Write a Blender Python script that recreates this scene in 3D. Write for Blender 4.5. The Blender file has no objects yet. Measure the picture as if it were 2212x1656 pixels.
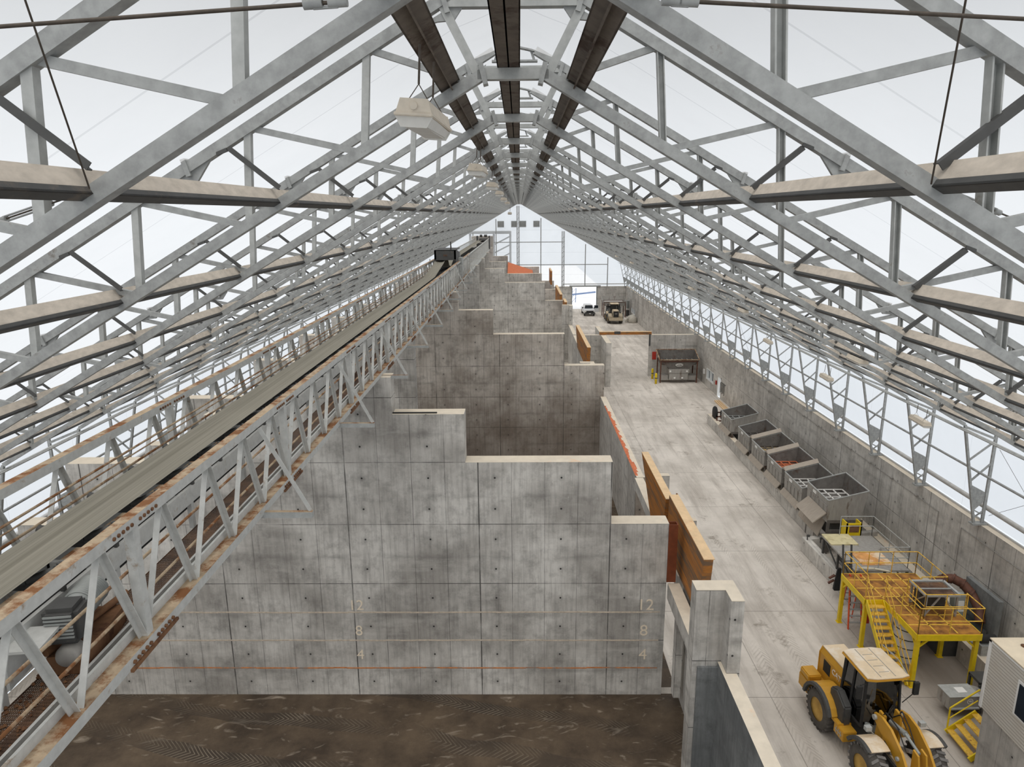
import bpy, math, random
from mathutils import Vector, Matrix
from math import radians as R, sin, cos, pi, sqrt, atan2
random.seed(7)
C = bpy.context.scene.collection
sc = bpy.context.scene

# ------------------------------------------------------------------ camera, world, sun, exposure
cd = bpy.data.cameras.new('camera'); cam = bpy.data.objects.new('camera', cd); C.objects.link(cam)
F = 1500.0
Yv = Vector((1122 - 1106, -(463 - 828), F)).normalized()
uv = Vector((sin(-.005), cos(-.005), 0)); Zv = (uv - Yv * uv.dot(Yv)).normalized(); Xv = Yv.cross(Zv)
if Xv.x < 0: Xv = -Xv
M = Matrix((Xv, Yv, Zv))                       # camera coordinates -> world
rt = M @ Vector((1, 0, 0)); up = M @ Vector((0, 1, 0)); fw = M @ Vector((0, 0, 1))
cam.matrix_world = Matrix(((rt.x, up.x, -fw.x, 0), (rt.y, up.y, -fw.y, 0), (rt.z, up.z, -fw.z, 18.5), (0, 0, 0, 1)))
cd.sensor_width = 36.0; cd.lens = F / 2212 * 36.0; cd.clip_start = .05; cd.clip_end = 900
sc.camera = cam

w = bpy.data.worlds.new('world'); sc.world = w; w.use_nodes = True
bg = w.node_tree.nodes['Background']; bg.inputs[0].default_value = (.90, .95, 1.0, 1); bg.inputs[1].default_value = 1.0
wt = w.node_tree; wg = wt.nodes.new('ShaderNodeTexCoord'); ws = wt.nodes.new('ShaderNodeSeparateXYZ'); wm = wt.nodes.new('ShaderNodeMapRange'); wm.interpolation_type = 'SMOOTHSTEP'
wt.links.new(wg.outputs['Generated'], ws.inputs[0]); wt.links.new(ws.outputs[2], wm.inputs[0])      # bright snow haze low down, greyer overcast above
for i, v in ((1, -.05), (2, .45), (3, 1.0), (4, .30)): wm.inputs[i].default_value = v
wt.links.new(wm.outputs[0], bg.inputs[1])
sd = bpy.data.lights.new('sun', 'SUN'); sd.energy = 3.6; sd.angle = R(85); sd.color = (1, .96, .9)
sun = bpy.data.objects.new('sun', sd); C.objects.link(sun)
sun.rotation_euler = Vector((-.12, -.38, 1)).to_track_quat('Z', 'Y').to_euler()
vs = sc.view_settings; vs.view_transform = 'Standard'; vs.look = 'None'; vs.gamma = 1; vs.use_curve_mapping = False; vs.exposure = 0.03
sc.cycles.max_bounces = 10; sc.cycles.transparent_max_bounces = 16; sc.cycles.diffuse_bounces = 6; sc.cycles.transmission_bounces = 8
sc.cycles.sample_clamp_indirect = 4.0
sc.cycles.use_denoising = True

# ------------------------------------------------------------------ materials
def srgb(c):
    return tuple(((v / 255) / 12.92 if v / 255 <= .04045 else ((v / 255 + .055) / 1.055) ** 2.4) for v in c) + (1,)
class NT:
    def __init__(s, name):
        s.m = bpy.data.materials.new(name); s.m.use_nodes = True; s.t = s.m.node_tree; s.b = s.t.nodes['Principled BSDF']
        s.out = s.t.nodes['Material Output']
    def n(s, typ, **kw):
        x = s.t.nodes.new(typ)
        for k, v in kw.items(): setattr(x, k, v)
        return x
    def l(s, a, b): s.t.links.new(a, b)
    def pos(s, obj=False):
        if obj: return s.n('ShaderNodeTexCoord').outputs['Object']
        return s.n('ShaderNodeNewGeometry').outputs['Position']
    def mapv(s, v, scale):
        x = s.n('ShaderNodeVectorMath', operation='MULTIPLY'); s.l(v, x.inputs[0]); x.inputs[1].default_value = scale; return x.outputs[0]
    def noise(s, v, scale, detail=4, rough=.6):
        x = s.n('ShaderNodeTexNoise'); s.l(v, x.inputs['Vector']); x.inputs['Scale'].default_value = scale
        x.inputs['Detail'].default_value = detail; x.inputs['Roughness'].default_value = rough; return x.outputs['Fac']
    def ramp(s, f, a, b, c0=0., c1=1.):
        x = s.n('ShaderNodeMapRange'); s.l(f, x.inputs[0]); x.inputs[1].default_value = a; x.inputs[2].default_value = b
        x.inputs[3].default_value = c0; x.inputs[4].default_value = c1; return x.outputs[0]
    def mix(s, f, a, b):
        x = s.n('ShaderNodeMix', data_type='RGBA')
        for sock, v in ((x.inputs[0], f), (x.inputs[6], a), (x.inputs[7], b)):
            if isinstance(v, (tuple, float, int)): sock.default_value = v
            else: s.l(v, sock)
        return x.outputs[2]
    def math(s, op, a, b=0.):
        x = s.n('ShaderNodeMath', operation=op)
        for sock, v in ((x.inputs[0], a), (x.inputs[1], b)):
            if isinstance(v, (float, int)): sock.default_value = v
            else: s.l(v, sock)
        return x.outputs[0]
    def sep(s, v):
        x = s.n('ShaderNodeSeparateXYZ'); s.l(v, x.inputs[0]); return x.outputs
    def comb(s, a, b, c):
        x = s.n('ShaderNodeCombineXYZ')
        for i, v in enumerate((a, b, c)):
            if isinstance(v, (float, int)): x.inputs[i].default_value = v
            else: s.l(v, x.inputs[i])
        return x.outputs[0]
    def bump(s, h, st=.3, d=.02):
        x = s.n('ShaderNodeBump'); x.inputs['Strength'].default_value = st; x.inputs['Distance'].default_value = d
        s.l(h, x.inputs['Height']); s.l(x.outputs[0], s.b.inputs['Normal'])
def simple(name, col, rough=.6, metal=0., var=.12, scale=3., dirt=None, damt=.5, dscale=1.3, obj=True, stretch=(1, 1, 1), bump=0):
    t = NT(name); c = srgb(col); v = t.mapv(t.pos(obj), stretch)
    n1 = t.noise(v, scale)
    a = tuple(x * (1 - var) for x in c[:3]) + (1,); b = tuple(min(1, x * (1 + var)) for x in c[:3]) + (1,)
    col_ = t.mix(t.ramp(n1, .3, .7), a, b)
    if dirt:
        n2 = t.noise(v, dscale, 6, .7)
        col_ = t.mix(t.ramp(n2, damt, damt + .12), col_, srgb(dirt))
    t.l(col_, t.b.inputs['Base Color']); t.b.inputs['Roughness'].default_value = rough; t.b.inputs['Metallic'].default_value = metal
    if bump: t.bump(n1, bump)
    return t.m

def concrete(name, base, dark, dark_h=0., joints=True, top=False):
    t = NT(name); P = t.pos(); g = t.n('ShaderNodeNewGeometry'); N = t.sep(g.outputs['Normal']); x, y, z = t.sep(P)
    ax = t.math('GREATER_THAN', t.math('ABSOLUTE', N[0]), .5)
    u = t.math('ADD', t.math('MULTIPLY', ax, y), t.math('MULTIPLY', t.math('SUBTRACT', 1., ax), x))
    uvv = t.comb(u, 0., z)
    col = t.mix(t.ramp(t.noise(P, .35, 8, .62), .38, .62), srgb(base), srgb(dark))
    col = t.mix(t.ramp(t.noise(P, 1.6, 8, .7), .48, .74, 0, .62), col, srgb([c * .68 for c in dark]))
    col = t.mix(t.ramp(t.noise(t.mapv(uvv, (3.2, 1, .22)), 2.0, 5, .7), .46, .74, 0, .5), col, srgb([c * .62 for c in dark]))   # drips
    col = t.mix(t.ramp(t.noise(t.mapv(uvv, (.5, 1, 2.4)), .55, 5, .6), .55, .72, 0, .3), col, srgb([min(255, c * 1.13) for c in base]))  # old fill lines
    if dark_h:      # darker brown towards the bottom, with a ragged edge
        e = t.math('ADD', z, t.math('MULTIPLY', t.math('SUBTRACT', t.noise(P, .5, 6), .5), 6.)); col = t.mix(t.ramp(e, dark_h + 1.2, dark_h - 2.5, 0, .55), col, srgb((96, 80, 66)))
    if joints:
        def line(v, period, off, wd, wob=0):
            q = t.math('PINGPONG', t.math('ADD', v, off), period / 2); return t.math('LESS_THAN', q, wd)
        j = t.math('MAXIMUM', line(z, 2.44, .0, .014), line(u, 4.88, 1.56, .022))
        j2 = line(u, 1.22, 1.56, .011)
        spot_u = t.math('PINGPONG', t.math('ADD', u, .95), 1.22); spot_z = t.math('PINGPONG', t.math('ADD', z, .61), .61)
        d = t.math('SQRT', t.math('ADD', t.math('MULTIPLY', spot_u, spot_u), t.math('MULTIPLY', spot_z, spot_z)))
        hole = t.math('LESS_THAN', d, .035); halo = t.ramp(d, .03, .16, .3, 0.)
        brk = t.ramp(t.noise(P, .9, 3), .35, .6, .3, .95)
        sj = t.ramp(t.math('PINGPONG', t.math('ADD', z, -1.1), 1.22), 0., .22, .4, 0.); sn = t.ramp(t.noise(t.mapv(uvv, (.6, 1, 2)), 1.2, 5), .45, .62)
        col = t.mix(t.math('MULTIPLY', sj, sn), col, srgb([c * .6 for c in dark]))      # stains left along old fill levels
        col = t.mix(t.math('MULTIPLY', j, brk), col, srgb([c * .45 for c in dark]))
        col = t.mix(t.math('MULTIPLY', j2, t.math('MULTIPLY', brk, .8)), col, srgb([c * .5 for c in dark]))
        col = t.mix(halo, col, srgb([c * .6 for c in dark])); col = t.mix(hole, col, srgb([c * .3 for c in dark]))
        sp = t.ramp(t.noise(t.mapv(uvv, (5, 1, 2.2)), 2.8, 2, .4), .74, .76)          # white spatter
        col = t.mix(t.math('MULTIPLY', sp, .55), col, srgb((205, 205, 200)))
    t.l(col, t.b.inputs['Base Color']); t.b.inputs['Roughness'].default_value = .85
    t.bump(t.noise(P, 9, 6), .25, .02)
    return t.m
m_conc = concrete('board_marked_concrete', (220, 217, 211), (168, 164, 158))
m_conc_wall = concrete('wall_concrete', (218, 215, 209), (184, 180, 174))
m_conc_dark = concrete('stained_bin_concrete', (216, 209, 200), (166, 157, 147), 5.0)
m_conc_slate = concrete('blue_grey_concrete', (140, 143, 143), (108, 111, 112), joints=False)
m_top = simple('dusty_concrete_top', (220, 209, 191), .9, var=.08, scale=2.5, dirt=(232, 190, 150), damt=.62, dscale=.8, obj=False)

def floor_mat():
    t = NT('aisle_floor_concrete'); P = t.pos(); x, y, z = t.sep(P)
    col = t.mix(t.ramp(t.noise(P, .18, 8, .65), .35, .65), srgb((226, 219, 210)), srgb((190, 183, 174)))
    sw = t.noise(t.mapv(P, (1.6, .16, 1)), .9, 6, .7)
    col = t.mix(t.ramp(sw, .46, .7, 0, .7), col, srgb((160, 152, 143)))
    col = t.mix(t.ramp(t.noise(P, .5, 5, .75), .58, .7, 0, .85), col, srgb((136, 127, 116)))
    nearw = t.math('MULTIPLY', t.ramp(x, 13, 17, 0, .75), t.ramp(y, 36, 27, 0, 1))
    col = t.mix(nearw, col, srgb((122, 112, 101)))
    # tyre tread chevrons in bands along the aisle
    wob = t.noise(t.mapv(P, (.25, .12, 1)), 1., 2)
    bx = t.math('PINGPONG', t.math('ADD', x, t.math('MULTIPLY', wob, 3.0)), .95)
    band = t.math('LESS_THAN', bx, .3)
    chev = t.math('GREATER_THAN', t.math('SINE', t.math('MULTIPLY', t.math('ADD', y, t.math('MULTIPLY', bx, 1.6)), 26.)), .35)
    amt = t.ramp(t.noise(P, .3, 3), .42, .62, 0, .42)
    col = t.mix(t.math('MULTIPLY', t.math('MULTIPLY', band, chev), amt), col, srgb((146, 137, 127)))
    jx = t.math('LESS_THAN', t.math('PINGPONG', t.math('ADD', y, .7), 3.05), .018)
    jy = t.math('LESS_THAN', t.math('PINGPONG', t.math('ADD', x, .6), 2.6), .015)
    col = t.mix(t.math('MULTIPLY', t.math('MAXIMUM', jx, jy), .55), col, srgb((90, 84, 76)))
    t.l(col, t.b.inputs['Base Color']); t.b.inputs['Roughness'].default_value = .8
    t.bump(t.noise(P, 4, 8), .2, .02); return t.m
def bin_floor_mat():
    t = NT('wet_bin_floor'); P = t.pos(); x, y, z = t.sep(P)
    col = t.mix(t.ramp(t.noise(P, .45, 9, .7), .36, .62), srgb((58, 46, 34)), srgb((98, 83, 66)))
    v = t.n('ShaderNodeTexNoise'); t.l(t.mapv(P, (.7, 1.6, 1)), v.inputs['Vector']); v.inputs['Scale'].default_value = 1.1; v.inputs['Detail'].default_value = 8; v.inputs['Distortion'].default_value = 2.2
    col = t.mix(t.ramp(v.outputs['Fac'], .6, .78, 0, .8), col, srgb((170, 158, 142)))
    wob = t.noise(t.mapv(P, (.1, .1, 1)), 1., 2)
    s = t.math('ADD', t.math('ADD', y, t.math('MULTIPLY', x, .22)), t.math('MULTIPLY', wob, 3.0))
    q = t.math('PINGPONG', s, 1.1); band = t.math('LESS_THAN', q, .34)
    band = t.math('MULTIPLY', band, t.ramp(t.noise(P, .16, 2), .42, .55)); col = t.mix(t.math('MULTIPLY', band, .6), col, srgb((48, 40, 33)))
    chev = t.math('GREATER_THAN', t.math('SINE', t.math('MULTIPLY', t.math('ADD', x, t.math('MULTIPLY', q, 1.3)), 34.)), .7)
    col = t.mix(t.math('MULTIPLY', t.math('MULTIPLY', band, chev), t.ramp(t.noise(P, .6), .4, .6, 0, .6)), col, srgb((150, 138, 120)))
    t.l(col, t.b.inputs['Base Color']); t.b.inputs['Roughness'].default_value = .6; t.bump(t.noise(P, 5, 8), .3, .02); return t.m
m_floor, m_binfloor = floor_mat(), bin_floor_mat()

def membrane(name, col, along):
    t = NT(name); P = t.pos(); xyz = t.sep(P)
    n = t.noise(P, .5, 5); base = t.mix(t.ramp(n, .3, .7), srgb([c * .97 for c in col]), srgb(col))
    seam = t.math('LESS_THAN', t.math('PINGPONG', t.math('ADD', xyz[along[0]], along[1]), along[2] / 2), along[3])
    base = t.mix(t.math('MULTIPLY', seam, .5), base, srgb([c * .72 for c in col]))
    tr = t.n('ShaderNodeBsdfTranslucent'); df = t.n('ShaderNodeBsdfDiffuse'); mx = t.n('ShaderNodeMixShader')
    t.l(base, tr.inputs[0]); t.l(base, df.inputs[0]); mx.inputs[0].default_value = .3
    t.l(tr.outputs[0], mx.inputs[1]); t.l(df.outputs[0], mx.inputs[2])
    tp = t.n('ShaderNodeBsdfTransparent'); m2 = t.n('ShaderNodeMixShader'); m2.inputs[0].default_value = .55      # thin weave: part of the daylight passes straight through
    t.l(mx.outputs[0], m2.inputs[1]); t.l(tp.outputs[0], m2.inputs[2]); t.l(m2.outputs[0], t.out.inputs[0]); return t.m
m_roof = membrane('white_roof_fabric', (240, 242, 246), (1, 3.64 - 2.3, 4.6, .025))
m_side = membrane('white_side_fabric', (240, 242, 246), (1, 3.64 - 2.3, 4.6, .02))
m_gable = membrane('white_gable_fabric', (250, 252, 254), (2, 1.2, 4.2, .03))
m_band = simple('fabric_pipe_sleeve', (184, 183, 180), .9)

m_galv = simple('galvanized_steel', (156, 158, 157), .6, .1, .2, 7, dirt=(116, 111, 104), damt=.62, dscale=3.5)
m_galv_side = simple('galvanized_steel_light', (170, 172, 170), .6, .1, .14, 7, dirt=(132, 118, 102), damt=.64, dscale=3)
m_dusty = simple('dust_covered_purlin', (198, 188, 175), .85, 0, .16, 9, dirt=(140, 98, 62), damt=.64, dscale=2.2, stretch=(1, .5, 1))
m_darkp = simple('dark_stained_purlin', (104, 95, 86), .8, .1, .2, 5, dirt=(66, 50, 40), damt=.52, dscale=1.6)
m_rust = simple('rusted_steel', (124, 88, 60), .9, 0, .25, 8, dirt=(82, 50, 32), damt=.5, dscale=4)
m_rustgalv = simple('rusting_painted_chord', (180, 160, 134), .85, 0, .2, 6, dirt=(128, 84, 48), damt=.46, dscale=2.4)
m_white = simple('painted_white_steel', (196, 197, 194), .6, .1, .1, 8, dirt=(150, 128, 104), damt=.6, dscale=3)
m_belt = simple('dusty_rubber_belt', (138, 134, 122), .85, 0, .2, 6, dirt=(122, 118, 106), damt=.5, dscale=1, stretch=(9, .04, 1))
m_black = simple('black_rubber', (38, 38, 38), .8, 0, .2, 6)
m_dgrey = simple('dark_grey_paint', (74, 74, 73), .6, .1, .15, 5, dirt=(110, 100, 90), damt=.6)
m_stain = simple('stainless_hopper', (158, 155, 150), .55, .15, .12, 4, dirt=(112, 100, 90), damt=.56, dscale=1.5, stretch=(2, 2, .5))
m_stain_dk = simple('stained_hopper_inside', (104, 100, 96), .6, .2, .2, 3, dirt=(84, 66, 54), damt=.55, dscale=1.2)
m_tan_plate = simple('dusty_steel_plate', (170, 160, 148), .8, .1, .1, 3, dirt=(150, 120, 96), damt=.62, stretch=(1, 4, 1))
m_yellow = simple('safety_yellow_paint', (226, 196, 22), .5, 0, .1, 4, dirt=(168, 112, 40), damt=.66, dscale=4)
m_yelrust = simple('rusting_yellow_rail', (222, 180, 70), .6, 0, .15, 9, dirt=(140, 84, 44), damt=.55, dscale=7)
m_cat = simple('loader_yellow', (198, 148, 46), .45, 0, .06, 3, dirt=(206, 180, 138), damt=.66, dscale=1.3)
m_catdust = simple('dusty_loader_top', (216, 196, 166), .8, 0, .08, 3, dirt=(224, 212, 194), damt=.5)
m_tyre = simple('dusty_tyre', (84, 80, 76), .9, 0, .25, 5, dirt=(120, 114, 106), damt=.62)
m_tread = simple('worn_tyre_tread', (120, 118, 116), .9, 0, .15, 8)
m_rim = simple('ochre_wheel_rim', (196, 158, 84), .6, 0, .12, 5)
m_wood = simple('orange_timber', (172, 112, 50), .75, 0, .25, 2.5, dirt=(118, 94, 72), damt=.48, dscale=.9, stretch=(1, .3, 4), obj=False)
m_woodtop = simple('dusty_timber_top', (226, 196, 156), .9, 0, .1, 3, dirt=(216, 150, 110), damt=.62, obj=False)
m_orange = simple('orange_potash_dust', (204, 118, 82), .95, 0, .15, 6)
m_brownsteel = simple('brown_primed_steel', (120, 62, 34), .6, .1, .2, 4)
m_siding = simple('beige_vinyl_siding', (206, 202, 194), .6, 0, .04, 3)
m_offroof = simple('stained_office_roof', (222, 208, 184), .9, 0, .1, 1.5, dirt=(170, 130, 80), damt=.68, dscale=.9)
m_winwhite = simple('white_frame', (232, 232, 230), .4, 0, .02)
m_redpaint = simple('red_paint', (176, 52, 40), .5, 0, .1)
m_orangelad = simple('orange_fibreglass', (214, 84, 40), .5, 0, .1)
m_paintw = simple('white_truck_paint', (232, 234, 236), .35, 0, .02)
m_lamp = simple('aged_lamp_housing', (212, 202, 186), .6, 0, .08, 8)
m_lens = simple('dusty_lamp_lens', (214, 212, 206), .3, 0, .06, 6)
m_chalk = simple('pale_paint_mark', (240, 226, 204), .9, 0, .12, 20)
m_line = simple('pale_spray_line', (204, 190, 172), .9, 0, .2, 9, obj=False)
m_line_o = simple('orange_spray_line', (206, 136, 84), .9, 0, .25, 6, dirt=(150, 138, 128), damt=.5, obj=False)
m_snow = simple('snow_ground', (244, 247, 252), .9, 0, .02, .4, obj=False)
m_blue = simple('blue_steel_and_shadow', (120, 140, 176), .5, .2, .1)
m_greypaint = simple('grey_box_paint', (150, 154, 152), .5, .1, .05)
m_redhose = simple('rusty_red_pipe', (96, 62, 48), .7, .1, .3, 6)
m_hose = simple('cream_hose', (206, 200, 180), .5)
m_salt = simple('white_salt_crust', (226, 224, 220), .9, 0, .05, 12)
m_grain = simple('tan_fertilizer', (176, 152, 112), .95, 0, .25, 14, bump=.6)
m_rustgrain = simple('reddish_fertilizer', (158, 98, 70), .95, 0, .25, 14)
m_sack = simple('woven_white_sack', (196, 192, 182), .9, 0, .12, 4, bump=.4)
m_cable = simple('steel_cable', (84, 76, 68), .6, .5, .2, 20)
m_logow = simple('white_lettering', (232, 230, 224), .6, 0, .02)
def glass_mat(name, col, a):
    t = NT(name); tr = t.n('ShaderNodeBsdfTransparent'); gl = t.n('ShaderNodeBsdfGlossy'); mx = t.n('ShaderNodeMixShader'); fr = t.n('ShaderNodeFresnel')
    tr.inputs[0].default_value = srgb(col); gl.inputs['Roughness'].default_value = .05; fr.inputs[0].default_value = 1.5
    t.l(t.math('ADD', fr.outputs[0], a), mx.inputs[0]); t.l(tr.outputs[0], mx.inputs[1]); t.l(gl.outputs[0], mx.inputs[2]); t.l(mx.outputs[0], t.out.inputs[0]); return t.m
m_glass = glass_mat('tinted_cab_glass', (66, 76, 76), .08)
m_glass_clear = glass_mat('window_glass', (225, 235, 240), .02)
m_dglass = simple('dark_window_glass', (44, 50, 58), .12, 0, .1)
def grate_mat(name, c1, c2, s=14., alpha=False):
    t = NT(name); P = t.pos(); x, y, z = t.sep(P)
    a = t.math('PINGPONG', t.math('MULTIPLY', x, s), .5); b = t.math('PINGPONG', t.math('MULTIPLY', y, s * .45), .5)
    hole = t.math('MULTIPLY', t.math('GREATER_THAN', a, .14), t.math('GREATER_THAN', b, .13))
    c = t.mix(t.ramp(t.noise(P, 2.0, 6), .4, .6), srgb(c1), srgb(c2)); t.l(c, t.b.inputs['Base Color']); t.b.inputs['Roughness'].default_value = .85
    if alpha: t.l(t.math('SUBTRACT', 1., t.math('MULTIPLY', hole, alpha)), t.b.inputs['Alpha'])
    else:
        c = t.mix(t.math('MULTIPLY', hole, .55), c, srgb([v * .55 for v in c2])); t.l(c, t.b.inputs['Base Color'])
    return t.m
m_walk = grate_mat('rusted_expanded_metal', (118, 88, 66), (74, 54, 42), 38., .55)
m_deck = grate_mat('rusty_bar_grating', (196, 138, 62), (128, 84, 42), 22., .3)
def siding_mat():
    t = NT('lapped_siding'); P = t.pos(); x, y, z = t.sep(P)
    q = t.math('PINGPONG', z, .055); c = t.mix(t.math('LESS_THAN', q, .008), srgb((208, 204, 196)), srgb((128, 124, 118)))
    c = t.mix(t.ramp(t.noise(P, 1.5, 5), .4, .7, 0, .35), c, srgb((186, 176, 162)))
    t.l(c, t.b.inputs['Base Color']); t.b.inputs['Roughness'].default_value = .6; t.bump(q, .6, .05); return t.m
m_lap = siding_mat()

# ------------------------------------------------------------------ mesh helpers
class MB:
    def __init__(s): s.v = []; s.f = []; s.mi = []; s.smooth = []
    def add(s, vs, fs, mi=0, sm=False):
        o = len(s.v); s.v += [tuple(v) for v in vs]; s.f += [tuple(i + o for i in f) for f in fs]; s.mi += [mi] * len(fs); s.smooth += [sm] * len(fs); return s
    def box(s, x0, x1, y0, y1, z0, z1, mi=0, top=None):
        vs = [(x0, y0, z0), (x1, y0, z0), (x1, y1, z0), (x0, y1, z0), (x0, y0, z1), (x1, y0, z1), (x1, y1, z1), (x0, y1, z1)]
        fs = [(0, 3, 2, 1), (0, 1, 5, 4), (1, 2, 6, 5), (2, 3, 7, 6), (3, 0, 4, 7)]
        s.add(vs, fs, mi); o = len(s.v) - 8; s.f.append((o + 4, o + 5, o + 6, o + 7)); s.mi.append(mi if top is None else top); s.smooth.append(False); return s
    def ext(s, p, q, prof, up=(0, 0, 1), mi=0, sm=False, prof2=None):
        p, q = Vector(p), Vector(q); d = (q - p).normalized(); u = Vector(up)
        if abs(d.dot(u.normalized())) > .98: u = Vector((0, 1, 0)) if abs(d.y) < .9 else Vector((1, 0, 0))
        a = d.cross(u).normalized(); b = a.cross(d).normalized(); n = len(prof); prof2 = prof2 or prof
        vs = [p + a * x + b * y for x, y in prof] + [q + a * x + b * y for x, y in prof2]
        fs = [(i, (i + 1) % n, (i + 1) % n + n, i + n) for i in range(n)]
        s.add(vs, fs, mi, sm); s.add(vs[:n], [tuple(range(n))[::-1]], mi); s.add(vs[n:], [tuple(range(n))], mi); return s
    def bar(s, p, q, w=.1, h=None, up=(0, 0, 1), mi=0):
        h = h or w; return s.ext(p, q, [(-w / 2, -h / 2), (w / 2, -h / 2), (w / 2, h / 2), (-w / 2, h / 2)], up, mi)
    def chan(s, p, q, w, h, t=.012, up=(0, 0, 1), mi=0, flip=1):
        pr = [(-w / 2, -h / 2), (w / 2, -h / 2), (w / 2, -h / 2 + t), (-w / 2 + t, -h / 2 + t), (-w / 2 + t, h / 2 - t), (w / 2, h / 2 - t), (w / 2, h / 2), (-w / 2, h / 2)]
        if flip < 0: pr = [(-x, y) for x, y in pr][::-1]
        return s.ext(p, q, pr, up, mi)
    def ang(s, p, q, w, t=.012, up=(0, 0, 1), mi=0):
        return s.ext(p, q, [(0, 0), (w, 0), (w, t), (t, t), (t, w), (0, w)], up, mi)
    def cyl(s, p, q, r, n=12, mi=0, r2=None):
        r2 = r if r2 is None else r2
        return s.ext(p, q, [(r * cos(2 * pi * i / n), r * sin(2 * pi * i / n)) for i in range(n)], (0, 0, 1), mi, True, [(r2 * cos(2 * pi * i / n), r2 * sin(2 * pi * i / n)) for i in range(n)])
    def tube(s, pts, r, n=8, mi=0):
        for a, b in zip(pts, pts[1:]): s.cyl(a, b, r, n, mi)
        return s
    def prism(s, poly, axis, a, b, mi=0):
        def P(u, v, w): return {'x': (w, u, v), 'y': (u, w, v), 'z': (u, v, w)}[axis]
        n = len(poly); vs = [P(u, v, a) for u, v in poly] + [P(u, v, b) for u, v in poly]
        fs = [(i, (i + 1) % n, (i + 1) % n + n, i + n) for i in range(n)] + [tuple(range(n))[::-1], tuple(range(n, 2 * n))]
        return s.add(vs, fs, mi)
    def quad(s, a, b, c, d, mi=0): return s.add([a, b, c, d], [(0, 1, 2, 3)], mi)
    def rev(s, prof, axis_o, axis='x', n=28, mi=0, sm=True):      # prof: (radius, along)
        vs = []; k = len(prof)
        for i in range(n):
            a = 2 * pi * i / n
            for r, h in prof:
                c, d = r * cos(a), r * sin(a)
                p = {'x': (h, c, d), 'y': (c, h, d), 'z': (c, d, h)}[axis]; vs.append((p[0] + axis_o[0], p[1] + axis_o[1], p[2] + axis_o[2]))
        fs = [(i * k + j, i * k + j + 1, ((i + 1) % n) * k + j + 1, ((i + 1) % n) * k + j) for i in range(n) for j in range(k - 1)]
        return s.add(vs, fs, mi, sm)
    def build(s, name, mats, parent=None, label=None, cat=None, group=None, kind=None, bevel=0, loc=None, rz=0):
        me = bpy.data.meshes.new(name); me.from_pydata(s.v, [], s.f)
        if not isinstance(mats, (list, tuple)): mats = [mats]
        for m in mats: me.materials.append(m)
        me.polygons.foreach_set('material_index', s.mi); me.polygons.foreach_set('use_smooth', s.smooth)
        import bmesh
        bm = bmesh.new(); bm.from_mesh(me); bmesh.ops.recalc_face_normals(bm, faces=bm.faces)
        if bevel:
            bmesh.ops.remove_doubles(bm, verts=bm.verts, dist=1e-5)
            bmesh.ops.bevel(bm, geom=[e for e in bm.edges if len(e.link_faces) == 2 and e.calc_face_angle(0) > .5], offset=bevel, segments=2, affect='EDGES', clamp_overlap=True)
        bm.to_mesh(me); bm.free(); me.update()
        o = bpy.data.objects.new(name, me); C.objects.link(o)
        if parent: o.parent = parent
        if loc: o.location = loc
        if rz: o.rotation_euler.z = rz
        tag(o, label, cat, group, kind); return o
def tag(o, label=None, cat=None, group=None, kind=None):
    if label: o['label'] = label
    if cat: o['category'] = cat
    if group: o['group'] = group
    if kind: o['kind'] = kind
def thing(name, label, cat, loc=(0, 0, 0), rz=0, group=None):
    o = bpy.data.objects.new(name, None); C.objects.link(o); o.location = loc; o.rotation_euler.z = rz; o.empty_display_size = .3
    tag(o, label, cat, group); return o
def dup(root, loc, rz=None, label=None, group=None):
    r = root.copy(); C.objects.link(r); r.location = loc
    if rz is not None: r.rotation_euler.z = rz
    if label: r['label'] = label
    if group: r['group'] = group
    for ch in list(root.children):
        c = ch.copy(); C.objects.link(c); c.parent = r
        for g in list(ch.children):
            d = g.copy(); C.objects.link(d); d.parent = c
    return r
def text(name, body, size, mat, parent, loc, rot, ext=.006, sx=1.):
    cu = bpy.data.curves.new(name, 'FONT'); cu.body = body; cu.size = size; cu.extrude = ext; cu.align_x = 'CENTER'; cu.align_y = 'CENTER'
    cu.materials.append(mat); tmp = bpy.data.objects.new(name, cu); me = bpy.data.meshes.new_from_object(tmp); bpy.data.objects.remove(tmp); bpy.data.curves.remove(cu)
    o = bpy.data.objects.new(name, me); C.objects.link(o); o.parent = parent; o.location = loc; o.rotation_euler = rot; o.scale.x = sx; return o
ORD = 'first second third fourth fifth sixth seventh eighth ninth tenth eleventh twelfth thirteenth fourteenth fifteenth sixteenth seventeenth eighteenth nineteenth twentieth twenty-first twenty-second twenty-third twenty-fourth twenty-fifth twenty-sixth twenty-seventh twenty-eighth twenty-ninth'.split()
XC = -.08                                       # ridge line
def Yf(n): return 4.6 * (n - 2 + 2.292)
G = 134.9                                       # gable plane
YB = -9.0                                       # rear end of what is modelled
# ------------------------------------------------------------------ shell
MB().box(-20.6, 20.5, YB, 139, -.3, 0).build('floor', m_floor, kind='structure', label='pale worn concrete floor of the long aisle')
b = MB().box(-18.9, 6.15, YB, 23.9, 0, .012); b.box(-18.9, 6.15, 24.3, 51.6, 0, .012); b.box(-18.9, 6.15, 52, 79.4, 0, .012)
b.build('floor_bin', m_binfloor, kind='structure', label='dark wet floor of the storage bins with tyre tracks')
MB().box(-12, 20.9, G + .6, 260, -.35, -.02).build('ground_snow', m_snow, kind='structure', label='bright snow covered ground outside the far door')
def wall_with_holes(x0, x1, ys, ye, zt, holes, mats):
    b = MB(); y = ys
    for (a, c, z0, z1) in holes:
        b.box(x0, x1, y, a, 0, zt, 0, 1)
        if z0 > 0: b.box(x0, x1, a, c, 0, z0)
        b.box(x0, x1, a, c, z1, zt, 0, 1); y = c
    b.box(x0, x1, y, ye, 0, zt, 0, 1); return b
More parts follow.
